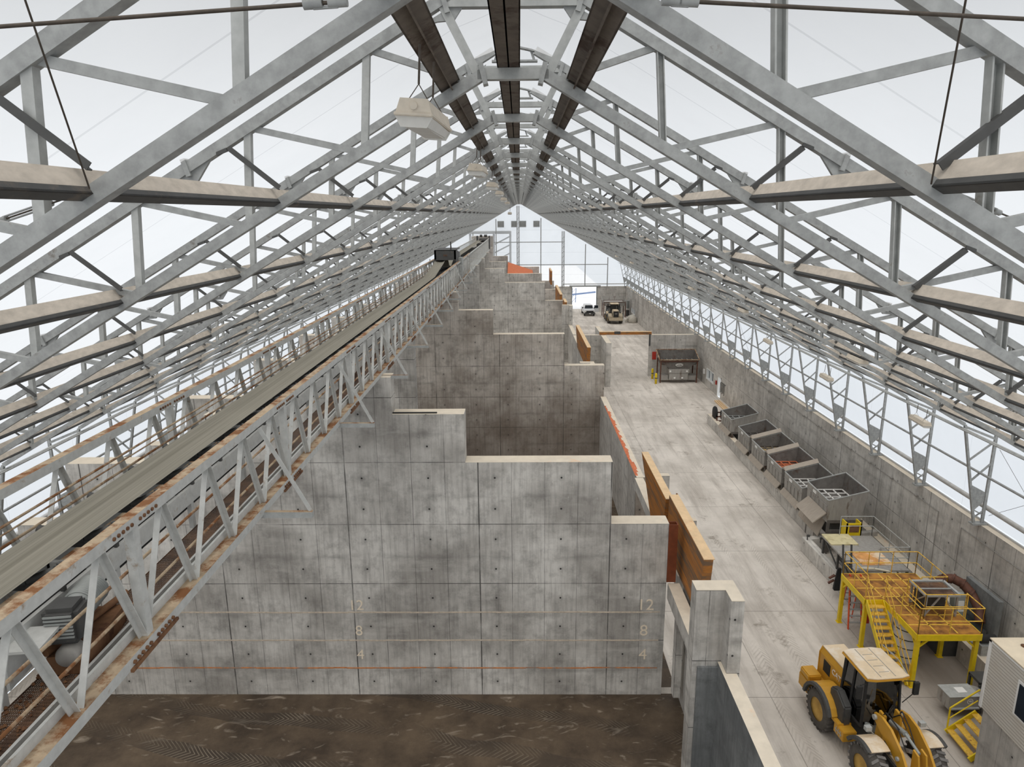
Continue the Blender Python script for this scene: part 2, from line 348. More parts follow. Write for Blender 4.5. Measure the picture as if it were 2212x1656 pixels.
wr = wall_with_holes(20.5, 20.95, YB, G, 4.88, [(69.1, 70.15, 0, 2.05), (71.75, 74.6, .88, 1.98), (123.2, 127.4, .9, 1.75)], 0).build('wall_right', [m_conc_wall, m_top], kind='structure', label='long concrete wall on the right of the aisle')
MB().box(-21.1, -20.66, YB, G, 0, 4.88, 0, 1).build('wall_left', [m_conc_wall, m_top], kind='structure')
MB().box(-20.6, 10.15, G, G + .45, 0, 4.88, 0, 1).box(14.85, 20.95, G, G + .45, 0, 4.88, 0, 1).build('wall_far', [m_conc_wall, m_top], kind='structure', label='concrete base wall under the far gable')
MB().box(-21, 20.95, YB - .4, YB, 0, 4.88).build('wall_near', m_conc_wall, kind='structure')
b = MB()
b.box(10.0, 10.15, G - .12, G + .5, 0, 4.9).box(14.85, 15.0, G - .12, G + .5, 0, 4.9).box(9.6, 15.6, G - .35, G - .05, 4.85, 5.12)
b.build('door_1', m_galv, kind='structure', label='open far doorway frame with roller track above')
b = MB(); b.box(20.46, 20.99, 69.02, 69.12, 0, 2.12).box(20.46, 20.99, 70.12, 70.22, 0, 2.12).box(20.46, 20.99, 69.02, 70.22, 2.02, 2.12)
b.build('door_2', m_winwhite, kind='structure', label='white framed side door in the right wall')
b = MB()
for y in (71.75, 73.15, 74.53): b.box(20.45, 20.8, y, y + .07, .85, 2.0)
b.box(20.44, 20.99, 71.7, 74.65, .82, .9).box(20.46, 20.8, 71.7, 74.65, 1.95, 2.01)
o = b.build('window_1', m_winwhite, kind='structure', label='white two pane window in the right wall')
MB().box(20.72, 20.73, 71.8, 74.55, .9, 1.96).build('pane', m_glass_clear, o)
b = MB()
for y in (123.2, 125.3, 127.33): b.box(20.45, 20.8, y, y + .07, .88, 1.77)
b.box(20.44, 20.99, 123.2, 127.4, .85, .92); o = b.build('window_2', m_winwhite, kind='structure', label='white window in the right wall near the far door')
MB().box(20.72, 20.73, 123.2, 127.4, .9, 1.75).build('pane', m_glass_clear, o)

def zo(x): return 21.24 - .577 * (x - 1.36)       # top of upper chord
prof = [(-20.98, zo(20.98) - .02), (-1.0, zo(1.0)), (-.5, zo(.6) - .05), (0, 21.84), (.5, zo(.6) - .05), (1.0, zo(1.0)), (20.98, zo(20.98) - .02)]
b = MB()
for (x0, z0), (x1, z1) in zip(prof, prof[1:]):
    b.quad((x0 + XC, YB, z0 + .02), (x1 + XC, YB, z1 + .02), (x1 + XC, G, z1 + .02), (x0 + XC, G, z0 + .02))
b.build('ceiling', m_roof, kind='structure', label='translucent white fabric roof')
for s, nm in ((1, 'right'), (-1, 'left')):
    x = XC + s * 20.98; b = MB(); b.quad((x, YB, 5.0), (x, G, 5.0), (x, G, zo(20.98)), (x, YB, zo(20.98)))
    o = b.build('wall_fabric_' + nm, m_side, kind='structure', label='white translucent fabric above the %s wall' % nm)
    b = MB(); b.box(x - .1, x - .03, YB, G, 4.88, 4.95); b.cyl((x - .09, YB, 5.62), (x - .09, G, 5.62), .11, 8)
    b.build('trim_' + ('1' if s > 0 else '2'), m_band, kind='structure', label='grey pipe sleeve along the foot of the %s fabric' % nm)
gp = [(-20.98 + XC, 4.9), (20.98 + XC, 4.9)] + [(x + XC, z) for x, z in prof[::-1]]
for y, nm in ((G + .3, 'wall_fabric_far'), (YB - .2, 'wall_fabric_near')):
    b = MB(); b.add([(x, y, z) for x, z in gp], [tuple(range(len(gp)))]); b.build(nm, m_gable, kind='structure', label='white gable fabric')

# gable posts and girts
gz = lambda x: 20.2 - .577 * abs(x - XC)
for i, (x, dbl) in enumerate([(-17.2, 0), (-13.05, 0), (-8.85, 0), (-4.45, 0), (-.27, 1), (4.05, 0), (8.3, 1), (12.55, 0), (16.85, 0)]):
    b = MB(); z0 = 5.1 if 9.6 < x < 15.6 else 4.9
    if dbl:
        for d in (-.22, .22): b.bar((x + d, G - .2, z0), (x + d, G - .2, gz(x)), .14, .14, (0, 1, 0))
        k = z0
        while k < gz(x) - 1: b.bar((x - .22, G - .2, k), (x + .22, G - .2, k + .5), .06, .06, (0, 1, 0)); k += .9
        b.box(x - .05, x + .05, G - .1, G, z0, gz(x))
    else: b.bar((x, G - .2, z0), (x, G - .2, gz(x)), .17, .17, (0, 1, 0))
    tag(b.build('gable_post', m_galv), '%s gable post from the left%s' % (ORD[i], ', a double lattice' if dbl else ''), 'post', 'posts of the far gable')
for z, x0, x1 in ((13.37, -9, 8.3), (9.1, -17, 16.85)):
    tag(MB().box(x0, x1, G - .16, G - .06, z - .07, z + .07).build('gable_girt', m_galv), '%s horizontal girt across the far gable posts' % ('upper' if z > 10 else 'lower'), 'beam', 'girts of the far gable')
tag(MB().box(8.3, 20.4, G - .2, G - .05, 5.3, 5.45).build('gable_girt', m_band), 'pale horizontal pipe above the far doorway', 'beam', 'girts of the far gable')
for i, (a, c) in enumerate([(-4.1, -3.0), (-1.5, -.5), (.05, 1.2), (2.7, 3.75)]):
    b = MB()
    for k in range(6): b.box(a, c, G - .1, G - .02, 16.22 + k * .18, 16.34 + k * .18)
    b.box(a - .06, a, G - .14, G + .5, 16.15, 17.3).box(c, c + .06, G - .14, G + .5, 16.15, 17.3).box(a, c, G + .42, G + .5, 16.15, 17.3)
    tag(b.build('gable_vent', m_galv), '%s square louvre vent from the left high on the far gable' % ORD[i], 'vent', 'vents in the far gable')
b = MB()       # tower outside, seen as a shade through the fabric
for x in (-9.6, -5.0, -1.8): b.bar((x, G + 3, 0), (x, G + 3, 15.2), .4)
for k in range(9): b.bar((-5, G + 3, 1.6 * k), (-1.8, G + 3, 1.6 * (k + 1)), .25)
b.box(-9.8, -1.6, G + 1.2, G + 4, 14.9, 15.4)
tag(b.build('conveyor_tower', m_galv), 'steel conveyor tower shading the far gable fabric from outside', 'tower')
b = MB()
for x in (11.2, 12.0): b.bar((x, 150, -.05), (x + .1, 150, 3.0), .14)
for k in range(3): b.bar((11.2, 150, k), (12.1, 150, k + 1.), .07)
b.bar((9.5, 158, .5), (17.2, 158, 1.3), .35)  # blue bar stands in for the long shadow across the snow
tag(b.build('trestle_and_snow_shadow', m_blue), 'bluish lattice trestle and blue bar standing in for a shadow on the snow beyond the open door', 'trestle')

# ------------------------------------------------------------------ roof trusses
def zl(x): return 20.40 - .577 * (x - .46)        # lower chord centre line
def zu(x): return 21.15 - .577 * (x - 1.36)       # upper chord centre line
PX = [.88, 3.45, 5.97, 8.45, 10.9, 13.3, 15.7, 18.1]
POST = [2.05 + 1.77 * k for k in range(10)]
def truss_parts():
    """(name, [builders]) for every part, in the truss plane y=0"""
    P = []
    for s in (-1, 1):
        X = lambda x: XC + s * x
        P.append(('upper_chord', MB().bar((X(.42), 0, zu(.42)), (X(20.9), 0, zu(20.9)), .15, .15).add([], []), m_galv))
        P.append(('lower_chord', MB().bar((X(.44), 0, zl(.44)), (X(19.25), 0, zl(19.25)), .15, .15), m_galv))
        for k, x in enumerate(POST):
            P.append(('web_post', MB().chan((X(x), 0, zu(x)), (X(x + .1), 0, zl(x + .1)), .1, .1, .015, (s, 0, 0)), m_galv_side))
            xl = .6 if k == 0 else POST[k - 1] + .16
            P.append(('web_diagonal', MB().bar((X(x - .06), .02, zu(x)), (X(xl), .02, zl(xl)), .08, .09), m_galv))
        for x in PX[1:]:
            q = x + .72
            b = MB(); b.ang((X(q - .05), -.09, zu(q - .05) - .13), (X(x - .02), -.1, zl(x) + .2), .075, .012, (0, 1, 0))
            b.bar((X(q + .12), -.06, zu(q + .12) - .08), (X(q - .05), -.09, zu(q - .05) - .12), .03, .05)
            P.append(('flange_brace', b, m_dgrey))
        P.append(('ridge_diagonal', MB().bar((X(.98), 0, 21.33), (X(.5), 0, 20.42), .11, .12), m_galv_side))
        for (x, z, c) in ((.93, 21.32, .12), (.42, 20.42, .14), (4.75, zu(4.75), .12), (10.5, zu(10.5), .12)):
            b = MB(); b.bar((X(x - .035) , 0, z - c), (X(x + .035), 0, z + c), .2, .07, (1, 0, 0))
            if c < .14: b.prism([(X(x - .35), z + .12), (X(x - .12), z - .2), (X(x + .12), z - .22), (X(x + .4), z - .3)][::s], 'y', -.03, .03)
            P.append(('splice_plate', b, m_galv))
        # tapered leg
        leg = thing_leg = MB()
        i0, i1, o0, o1 = (19.3, zl(19.3)), (20.33, 4.95), (20.72, zu(20.72)), (20.7, 4.95)
        leg.bar((X(i0[0]), 0, i0[1]), (X(i1[0]), 0, i1[1]), .12, .09).bar((X(o0[0]), 0, o0[1]), (X(o1[0]), 0, o1[1]), .12, .09)
        P.append(('leg', leg, m_galv))
        b = MB(); L = lambda t: (X(i0[0] + (i1[0] - i0[0]) * t), 0, i0[1] + (i1[1] - i0[1]) * t); O = lambda t: (X(20.71), 0, o0[1] + (o1[1] - o0[1]) * t)
        for a, c, w_ in ((.02, .22, .1), (.36, .24, .065), (.57, .44, .065), (.86, .93, .05), (.95, .88, .05)): P.append(('leg_web', MB().bar(L(a), O(c), w_), m_galv))
        pl = [L(.60), O(.72), O(.78), L(.88)]; b = MB(); b.prism([(p[0], p[2]) for p in pl][::s], 'y', -.015, .015); P.append(('gusset_plate', b, m_galv))
        P.append(('base_plate', MB().box(min(X(20.2), X(20.85)), max(X(20.2), X(20.85)), -.16, .16, 4.88, 4.95), m_galv))
    P.append(('collar_tie', MB().bar((XC - .5, 0, 20.42), (XC + .5, 0, 20.42), .15, .15), m_galv_side))
    P.append(('ridge_tie', MB().bar((XC - .95, 0, 21.34), (XC + .95, 0, 21.34), .15, .13), m_galv_side))
    b = MB(); arc = [(.46, zu(.46)), (.25, 21.72), (0, 21.77), (-.25, 21.72), (-.46, zu(.46))]
    for p, q in zip(arc, arc[1:]): b.bar((XC + p[0], 0, p[1]), (XC + q[0], 0, q[1]), .14, .03)
    b.bar((XC - .46, 0, 21.5), (XC + .46, 0, 21.5), .14, .035)
    for x in (-.4, -.1, .1, .4): b.bar((XC + x, 0, 21.5), (XC + x * .8, 0, 21.73), .02, .05)
    P.append(('ridge_arch', b, m_galv)); return P
parts = truss_parts()
lab = {1: 'closest galvanized roof truss, its chords crossing both top corners', 2: 'galvanized roof truss just behind the closest one, its ridge tie at the picture top'}
t1 = thing('roof_truss', lab[1], 'truss', (0, Yf(1), 0), group='roof trusses')
built = [b.build(n, m, t1) for n, b, m in parts]
NP = 9
for n in range(2, NP + 1):
    dup(t1, (0, Yf(n), 0), label=lab.get(n, 'galvanized roof truss, %s counted from the camera' % ORD[n - 1]))
# far trusses: one mesh each, their parts are a few pixels
mats = []; far = MB()
for n, b, m in parts:
    if m not in mats: mats.append(m)
    k = mats.index(m); far.add(b.v, b.f, k)
f0 = far.build('roof_truss', mats, loc=(0, Yf(NP + 1), 0)); tag(f0, 'galvanized roof truss, %s counted from the camera' % ORD[NP], 'truss', 'roof trusses')
for n in range(NP + 2, 30):
    c = f0.copy(); C.objects.link(c); c.location.y = Yf(n); c['label'] = ('galvanized roof truss, %s counted from the camera' % ORD[n - 1]) if n < 29 else 'last galvanized roof truss against the far white gable'

# ------------------------------------------------------------------ purlins on the lower chords
nx, nz = cos(R(30)), sin(R(30))
for s in (-1, 1):
    side = 'left' if s < 0 else 'right'
    for i, x in enumerate(PX):
        z = zl(x) + (.02 if i else .1); X = XC + s * x
        n = Vector((s * nz, 0, nx)); d = Vector((-s * nx, 0, nz))          # slope normal, up-slope
        b = MB(); h = .225 if i else .24; w_ = .07 if i else .1
        o = Vector((X, 0, z)); y0, y1 = (YB, G - .3)
        def P(a, c, y): q = o + d * a + n * c; return (q.x, y, q.z)
        for (a0, a1, c0, c1) in (((0, .012, 0, h), (-w_, 0, 0, .012), (-w_, 0, h - .012, h), (-w_, -w_ + .01, 0, .03)) if i else ((-.16, .16, .02, .035), (-.01, .01, -.06, .16), (-.16, -.14, .02, .14), (.14, .16, .02, .14))):
            vs = [P(a0, c0, y0), P(a1, c0, y0), P(a1, c1, y0), P(a0, c1, y0), P(a0, c0, y1), P(a1, c0, y1), P(a1, c1, y1), P(a0, c1, y1)]
            b.add(vs, [(0, 1, 2, 3), (4, 5, 6, 7), (0, 1, 5, 4), (1, 2, 6, 5), (2, 3, 7, 6), (3, 0, 4, 7)])
        where = 'dark brown longitudinal purlin running beside the ridge, %s of centre' % side if i == 0 else 'dust covered longitudinal purlin on the %s roof slope, %s below the ridge one' % (side, ORD[i - 1])
        pu = b.build('purlin', m_darkp if i == 0 else m_dusty); tag(pu, where, 'beam', 'purlins along the roof')
        if i:
            b = MB()
            for a0, a1, c0, c1 in ((-.09, .03, -.02, -.002), (.014, .03, -.02, .045)):
                vs = [P(a0, c0, y0), P(a1, c0, y0), P(a1, c1, y0), P(a0, c1, y0), P(a0, c0, y1), P(a1, c0, y1), P(a1, c1, y1), P(a0, c1, y1)]
                b.add(vs, [(0, 1, 2, 3), (4, 5, 6, 7), (0, 1, 5, 4), (1, 2, 6, 5), (2, 3, 7, 6), (3, 0, 4, 7)])
            b.build('lower_flange', m_dgrey, pu)
b = MB(); y0, y1 = YB, G - .3
for X in (XC - .12, XC + .035): b.box(X - .1, X + .06, y0, y1, 20.5, 20.52).box(X - .1, X - .085, y0, y1, 20.5, 20.66).box(X + .05, X + .065, y0, y1, 20.5, 20.66)
tag(b.build('purlin', m_darkp), 'dark brown double purlin running along the centre of the ridge', 'beam', 'purlins along the roof')
for s in (-1, 1):
    x = XC + s * 20.2; nm = 'left' if s < 0 else 'right'
    b = MB(); b.cyl((x, YB, 7.35), (x, G, 7.35), .055, 8)
    tag(b.build('eave_rail', m_galv), 'long round rail through the tapered legs above the %s wall' % nm, 'rail')
    b = MB(); x = XC + s * 19.2
    b.cyl((x, YB, 9.35), (x, G, 9.35), .07, 6).cyl((x - s * .3, YB, 9.45), (x - s * .3, G, 9.45), .03, 6)
    tag(b.build('eave_pipe', m_galv_side), 'dusty pipe under the %s eave at the truss knees' % nm, 'pipe')

# ------------------------------------------------------------------ bracing cables
def cable(pts, r, label, buckle=None):
    t = MB().tube(pts, r, 6); o = t.build('brace_cable', m_cable); tag(o, label, 'cable', 'bracing cables')
    if buckle:
        a, c = Vector(pts[0]), Vector(pts[-1]); d = c - a; p, q = a + d * buckle[0], a + d * buckle[1]; off = Vector((0, 0, .022))
        MB().cyl(p + off, q + off, .009, 6).cyl(p - off, q - off, .009, 6).cyl(p - d.normalized() * .05, p + d.normalized() * .05, .028, 8).cyl(q - d.normalized() * .05, q + d.normalized() * .05, .028, 8).build('turnbuckle', m_galv, o)
    return o
cable([(-3.1, 4.0, 19.47), (-.92, 3.98, 19.585)], .011, 'steel cable crossing the top left corner', (.93, .99))
cable([(.75, 3.98, 19.575), (3.0, 4.0, 19.45)], .011, 'steel cable crossing the top right corner', (.02, .06))
cable([(-3.0, 4.6, 19.86), (-3.3, 5.5, 18.72)], .007, 'thin cable dropping to the upper left purlin')
cable([(2.68, 4.6, 19.84), (3.12, 5.5, 18.7)], .007, 'thin cable dropping to the upper right purlin')
cable([(-5.2, 6.5, 18.35), (-3.85, 6.05, 18.66)], .008, 'turnbuckle cable tied to the closest truss on the left', (.45, .85))
cable([(3.55, 6.1, 18.68), (5.2, 7.1, 18.3)], .008, 'turnbuckle cable tied to the closest truss on the right', (.1, .5))
for k, (a, c) in enumerate([((20.85, 28.9, 8.4), (20.85, 24.4, 5.3)), ((20.85, 28.9, 5.3), (20.85, 24.4, 8.4)), ((20.85, 28.9, 7.0), (20.85, 24.4, 6.9)), ((20.85, 61.1, 8.4), (20.85, 65.7, 5.3)), ((20.85, 65.7, 8.4), (20.85, 61.1, 5.3))]):
    cable([a, c], .008, ['thin diagonal cable rising behind the nearest right leg', 'thin diagonal cable falling behind the nearest right leg', 'thin level cable behind the nearest right leg', 'thin cable falling between two far right legs', 'thin cable rising between two far right legs'][k])

# ------------------------------------------------------------------ high bay lamps
def make_lamp(label):
    t = thing('highbay_lamp', label, 'lamp', (0, 0, 0))
    b = MB(); b.ext((0, -.62, 0), (0, .62, 0), [(-.17, 0), (.17, 0), (.13, .13), (-.13, .13)], (0, 0, 1)); b.cyl((0, -.635, .07), (0, -.62, .07), .03)
    b.box(-.19, .19, -.64, .64, -.025, .01); b.build('housing', m_lamp, t, bevel=.008)
    b = MB(); b.ext((0, -.6, 0), (0, .6, 0), [(-.12, -.11), (.12, -.11), (.17, -.02), (-.17, -.02)], (0, 0, 1)); b.build('lens', m_lens, t, bevel=.015)
    b = MB()
    for y in (-.4, .4): b.tube([(-.12, y, .12), (0, y, .3), (.12, y, .12)], .005, 5).tube([(0, y, .3), (0, y, .66)], .012, 5)
    b.build('hanging_chain', m_cable, t); return t
l0 = make_lamp('big pale lamp box hanging from the ridge purlin by chains, upper left of centre'); l0.location = (-.98, 7.7, 19.45); l0['group'] = 'lamps hanging from the roof'; l0.rotation_euler = (0, R(4), R(-3))
for i, (x, y, z) in enumerate([(-.98, 17.2, 19.5), (-.98, 26.5, 19.5), (-.98, 36, 19.5), (-.98, 45.5, 19.4), (-.98, 59, 19.4), (-.98, 73, 18.6)]):
    dup(l0, (x, y, z), label='pale lamp below the ridge, %s along from the big one' % ORD[i], group='lamps hanging from the roof')
for i, (px, r) in enumerate([(1850, .42), (1597, .42), (1485, .42), (1441, .4), (1357, .42), (1325, .42), (2003, .505), (1788, .52), (1655, .5)]):
    x = 13.25 if r < .45 else 17.2
    y = x / ((px - 1122) / 1500.) * .985; z = (18.5 - r * x)
    y = min(y, 128)
    dup(l0, (x, y, z - .1), label='pale lamp over the aisle, %s of the %s row from the camera' % (ORD[i if i < 6 else i - 6], 'inner' if i < 6 else 'outer'), group='lamps hanging from the roof')
# ------------------------------------------------------------------ stepped bin dividers
def divider(y0, xr, label, xl=-18.9, steps=True, th=.72, mat=None, zmax=12.94):
    L = [(7.32, xl, xr), (9.75, -16.7, 3.35), (11.58, -11.4, -2.02), (12.94, -8.9, -4.6)]
    b = MB(); z0 = 0
    for z1, a, c in L: b.box(max(a, xl), min(c, xr), y0, y0 + th, z0, z1, 0, 1); z0 = z1
    return b.build('wall_divider', [mat or m_conc, m_top], kind='structure', label=label)
wall1 = divider(23.85, 5.5, 'nearest stepped concrete bin wall with painted fill marks')
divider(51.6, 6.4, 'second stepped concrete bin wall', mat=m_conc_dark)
divider(92.5, 5.9, 'third stepped concrete bin wall'); divider(106.6, 6.0, 'fourth stepped concrete bin wall'); divider(120.6, 5.9, 'farthest stepped concrete bin wall')
for k in range(1, 6):
    if k == 3: continue
    divider(23.85 + 9.25 * k, -6.6, 'stepped concrete wall left of the conveyor', mat=m_conc)
MB().box(-9, -4.62, 79.4, 79.9, 0, 12.94, 0, 1).build('wall_divider', [m_conc, m_top], kind='structure')
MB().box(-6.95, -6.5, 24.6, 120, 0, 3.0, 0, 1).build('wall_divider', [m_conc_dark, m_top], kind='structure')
for z in (3.66, 2.44, 1.22):
    m = m_line if z > 2 else m_line_o
    b = MB(); x = -17.5
    while x < 5.25:
        l = random.uniform(.5, 1.3); d = random.uniform(-.01, .01); x1 = min(x + l, 5.3)
        b.box(x, x1, 23.843, 23.85, z - .028 + d, z + .028 + d); x = x1
    b.build('fill_line', m, wall1, label='pale fill line' if z > 2 else 'orange fill line')
for z, s in ((3.95, '12'), (2.85, '8'), (1.8, '4')):
    text('painted_number', s, .66, m_chalk, wall1, (4.75 if s == '12' else 4.72, 23.84, z + .0), (R(90), 0, 0), .004)
    text('painted_number', s, .6, m_chalk, wall1, (-6.35 + (.0 if s == '12' else .05), 23.84, z), (R(90), 0, 0), .004)
# brown steel jamb on the divider end
tag(MB().chan((5.66, 23.95, 4.95), (5.66, 23.95, 7.3), .34, .3, .03, (0, 1, 0)).build('door_jamb', m_brownsteel), 'brown steel jamb at the end of the nearest bin wall', 'jamb')
# piers block and plate on top of the step
tag(MB().box(-2.0 - 2.6, -3.0, 23.95, 24.03, 11.585, 11.62).build('rubber_strip', m_black), 'black rubber strip lying on the nearest wall step', 'strip')

# aisle side walls
def low_wall(y0, y1, label, x0=6.15, x1=6.57, z=4.88, mat=None): return MB().box(x0, x1, y0, y1, 0, z, 0, 1).build('wall_aisle', [mat or m_conc_wall, m_top], kind='structure', label=label)
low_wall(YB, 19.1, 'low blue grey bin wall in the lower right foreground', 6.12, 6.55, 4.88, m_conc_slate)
low_wall(34.9, 51.6, 'low bin wall with orange dust on its top', mat=m_conc_wall)
low_wall(79.9, 92.5, 'far low bin wall')
def lcol(y, label, h=7.32):
    b = MB(); b.prism([(5.34, y + .6), (5.34, y + .02), (6.23, y + .02), (6.23, y - .6), (6.62, y - .6), (6.62, y + .6)], 'z', 0, h)
    o = b.build('wall_column', [m_conc], kind='structure', label=label)
    MB().prism([(5.34, y + .6), (5.34, y + .02), (6.23, y + .02), (6.23, y - .6), (6.62, y - .6), (6.62, y + .6)], 'z', h, h + .02).build('column_cap', m_top, o)
    return o
c1 = lcol(19.12, 'tall L shaped concrete column in the foreground'); lcol(87.5, 'far L shaped concrete column')
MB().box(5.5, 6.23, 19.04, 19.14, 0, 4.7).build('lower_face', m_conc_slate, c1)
lcol(60.6, 'middle L shaped concrete column', 5.6)
# posts of the opening at y 35
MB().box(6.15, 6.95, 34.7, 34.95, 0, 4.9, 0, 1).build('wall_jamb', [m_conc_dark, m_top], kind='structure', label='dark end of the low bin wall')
MB().box(7.45, 7.95, 34.9, 35.3, 0, 4.9, 0, 1).build('wall_stub', [m_conc_wall, m_top], kind='structure', label='small concrete stub behind the far timber panel')
MB().box(7.6, 8.0, 29.3, 29.65, 0, 4.9, 0, 1).build('wall_stub', [m_conc_wall, m_top], kind='structure', label='small concrete stub behind the near timber panel')
MB().box(5.55, 6.0, 19.7, 23.85, 4.25, 4.88, 0, 1).box(5.75, 6.0, 22.9, 23.3, .6, 4.25).build('wall_beam', [m_conc, m_top], kind='structure', label='concrete beam from the column to the nearest bin wall')
MB().box(6.05, 6.5, 24.35, 34.7, 4.3, 4.88, 0, 1).box(6.15, 6.57, 19.75, 23.85, 0, 4.88, 0, 1).build('wall_beam', [m_conc_wall, m_top], kind='structure', label='concrete beam under the timber panels')
def panel(y0, y1, z0, z1, slant, x0, x1, label):
    t = thing('timber_panel', label, 'panel', (0, 0, 0), group='timber panels along the bins')
    MB().prism([(y0, z0), (y1, z0), (y1 + slant, z1), (y0 - .4, z1)], 'x', x0, x1).build('boards', m_wood, t)
    MB().prism([(y0 - .4, z1), (y1 + slant, z1), (y1 + slant, z1 + .03), (y0 - .4, z1 + .03)], 'x', x0, x1 + .05).build('dusty_top', m_woodtop, t)
    b = MB()
    k = y0 + .4
    while k < y1: b.box(x1, x1 + .06, k, k + .12, z0, z1); k += 1.2
    b.build('batten', m_wood, t); return t
panel(21.6, 26.8, 4.89, 7.25, -.1, 6.1, 6.42, 'big orange timber panel nearest the camera, behind the column')
panel(27.25, 29.9, 4.89, 7.0, 2.8, 6.0, 6.28, 'orange timber panel with slanting end beyond the nearest one')
panel(61.5, 72, 4.89, 6.9, 2, 6.0, 6.3, 'orange timber panel in the middle distance above the second bin wall')
low_wall(61.2, 79.4, 'low wall under the middle timber panel')
panel(88.8, 91.9, 5.2, 7.6, .3, 5.7, 6.0, 'orange timber panel beyond the far concrete column')
panel(94, 105.6, 5.6, 8.0, .6, 5.4, 5.7, 'narrow orange timber panel farther along the bins')
panel(113, 119, 7.4, 9.6, .5, 5.0, 5.2, 'tilted farthest orange timber panel end')
# orange dust
def heap(name, pts, mat, label, cat, kind=None):
    b = MB(); n = len(pts); cx = sum(p[0] for p in pts) / n; cy = sum(p[1] for p in pts) / n; cz = max(p[2] for p in pts)
    return b
b = MB(); y = 35.0
while y < 48.6:
    w_ = (.12 + .18 * random.random()) * (1 if y < 47 else .4); l = random.uniform(.35, .6)
    b.add([(6.13, y, 4.885), (6.13 + w_, y, 4.885), (6.13 + w_ * random.uniform(.6, 1.1), y + l, 4.885), (6.13, y + l, 4.885), (6.2 + w_ * .3, y + l * .5, 4.96)], [(0, 1, 4), (1, 2, 4), (2, 3, 4), (3, 0, 4)])
    y += l
tag(b.build('spilled_dust', m_orange), 'orange dust spilled along the top of the low bin wall', 'dust', kind='stuff')
tag(MB().add([(-2.0, 120.5, 7.2), (-2.0, 120.5, 10.6), (2.2, 120.5, 9.2), (2.4, 120.5, 7.2), (-2, 108, 7.2), (2.4, 108, 7.2)], [(0, 1, 2, 3), (1, 4, 5, 2), (0, 4, 1), (3, 2, 5)]).build('salt_pile', m_orange), 'orange mineral pile between the farthest bin walls', 'pile', kind='stuff')

# cross wall with PAT hopper, gate beam
MB().box(6.5, 9.55, 79.4, 79.9, 0, 4.88, 0, 1).box(15.0, 20.5, 79.4, 79.9, 0, 4.88, 0, 1).build('wall_cross', [m_conc_wall, m_top], kind='structure', label='cross wall either side of the aisle gateway')
MB().box(9.35, 9.9, 74.3, 79.4, 0, 4.88, 0, 1).build('wall_return', [m_conc_wall, m_top], kind='structure', label='short concrete return wall left of the gateway')
MB().box(9.4, 9.9, 79.9, 86, 0, 4.88, 0, 1).build('wall_return', [m_conc_wall, m_top], kind='structure', label='return wall behind the gateway')
b = MB(); b.box(9.2, 15.2, 79.45, 79.75, 4.9, 5.22)
o = b.build('gate_beam', m_wood); tag(o, 'orange timber beam spanning the aisle gateway', 'beam')
MB().box(9.2, 15.2, 79.4, 79.8, 5.22, 5.26).build('dusty_top', m_woodtop, o); MB().box(14.9, 15.08, 79.3, 79.42, 3.6, 5.0).box(10.9, 11.6, 79.38, 79.44, 5.0, 5.3).build('bracket', m_dgrey, o)

# ------------------------------------------------------------------ overhead belt conveyor
cv = thing('belt_conveyor', 'long overhead belt conveyor in a rusty white lattice gallery', 'conveyor', (0, 0, 0))
XR, XL = -5.05, -7.45; ZB, ZT = 13.0, 14.72; Y0, Y1 = 2.0, 71.
def chord(x, z, y0, y1, top):
    b = MB(); b.ang((x - .05, y0, z - .07), (x - .05, y1, z - .07), .13, .13, (0, 0, 1)); return b
for x, nm in ((XR, 'right'), (XL, 'left')):
    b = MB(); b.box(x - .08, x + .08, Y0, Y1, ZT - .1, ZT + .05, 0, 1); b.build('top_chord', [m_white, m_rustgalv], cv)
    b = MB(); b.box(x - .1, x + .1, Y0, Y1, ZB - .08, ZB + .07, 0, 1).box(x - .14, x - .1, Y0, Y1, ZB - .1, ZB + .2); b.build('bottom_chord', [m_white, m_rustgalv], cv)
    y = 2.34; n = 0
    while y < Y1 - 1.5:
        b = MB()
        b.ang((x - .03, y, ZB + .04), (x - .03, y + .72, ZT - .08), .085, .012, (1, 0, 0)); b.ang((x - .03, y + .82, ZT - .08), (x - .03, y + 1.45, ZB + .04), .085, .012, (1, 0, 0))
        o = b.build('lattice_brace', m_white, cv)
        y += 1.47; n += 1
    y = 2.35
    while y < Y1: MB().chan((x, y, ZB), (x, y, ZT), .13, .14, .014, (0, 1, 0)).build('gallery_post', m_white, cv); y += 5.88
    b = MB()
    for y in [2.35 + 5.88 * k for k in range(12)]:
        for k in range(-5, 6):
            if k: b.cyl((x + .08, y + k * .1, ZT - .03), (x + .1, y + k * .1, ZT - .03), .026, 6).cyl((x + .1, y + k * .1, ZB - .01), (x + .13, y + k * .1, ZB - .01), .026, 6)
        b.box(x + .1, x + .14, y - .6, y + .6, ZB - .1, ZB - .06)
    b.build('splice_bolt', m_rust, cv, kind='stuff')
    b = MB()
    for z in (13.5, 13.98): b.cyl((x - .12 if nm == 'right' else x + .12, Y0, z), (x - .12 if nm == 'right' else x + .12, Y1, z), .022, 6)
    if nm == 'left': b.cyl((x + .18, Y0, 14.3), (x + .18, Y1, 14.3), .02, 6).cyl((x + .2, Y0, 14.2), (x + .2, Y1, 14.2), .014, 6)
    b.build('handrail', m_rustgalv, cv)
y = 12.42
while y < 68:
    b = MB(); b.box(XR - .2, -4.02, y - .05, y + .05, ZB - .16, ZB - .04, 0, 1); b.build('outrigger', [m_galv_side, m_rustgalv], cv)
    MB().ang((XR + .1, y, ZT - .1), (-4.1, y, ZB - .05), .08, .012, (0, 1, 0)).build('outrigger_strut', m_white, cv)
    y += 5.86
MB().box(-5.95, XR - .14, Y0, Y1, ZB - .01, ZB + .01).build('walkway_grating', m_walk, cv)
MB().box(XR - .3, XR - .26, Y0, Y1, ZB, ZB + .14).build('toe_board', m_white, cv)
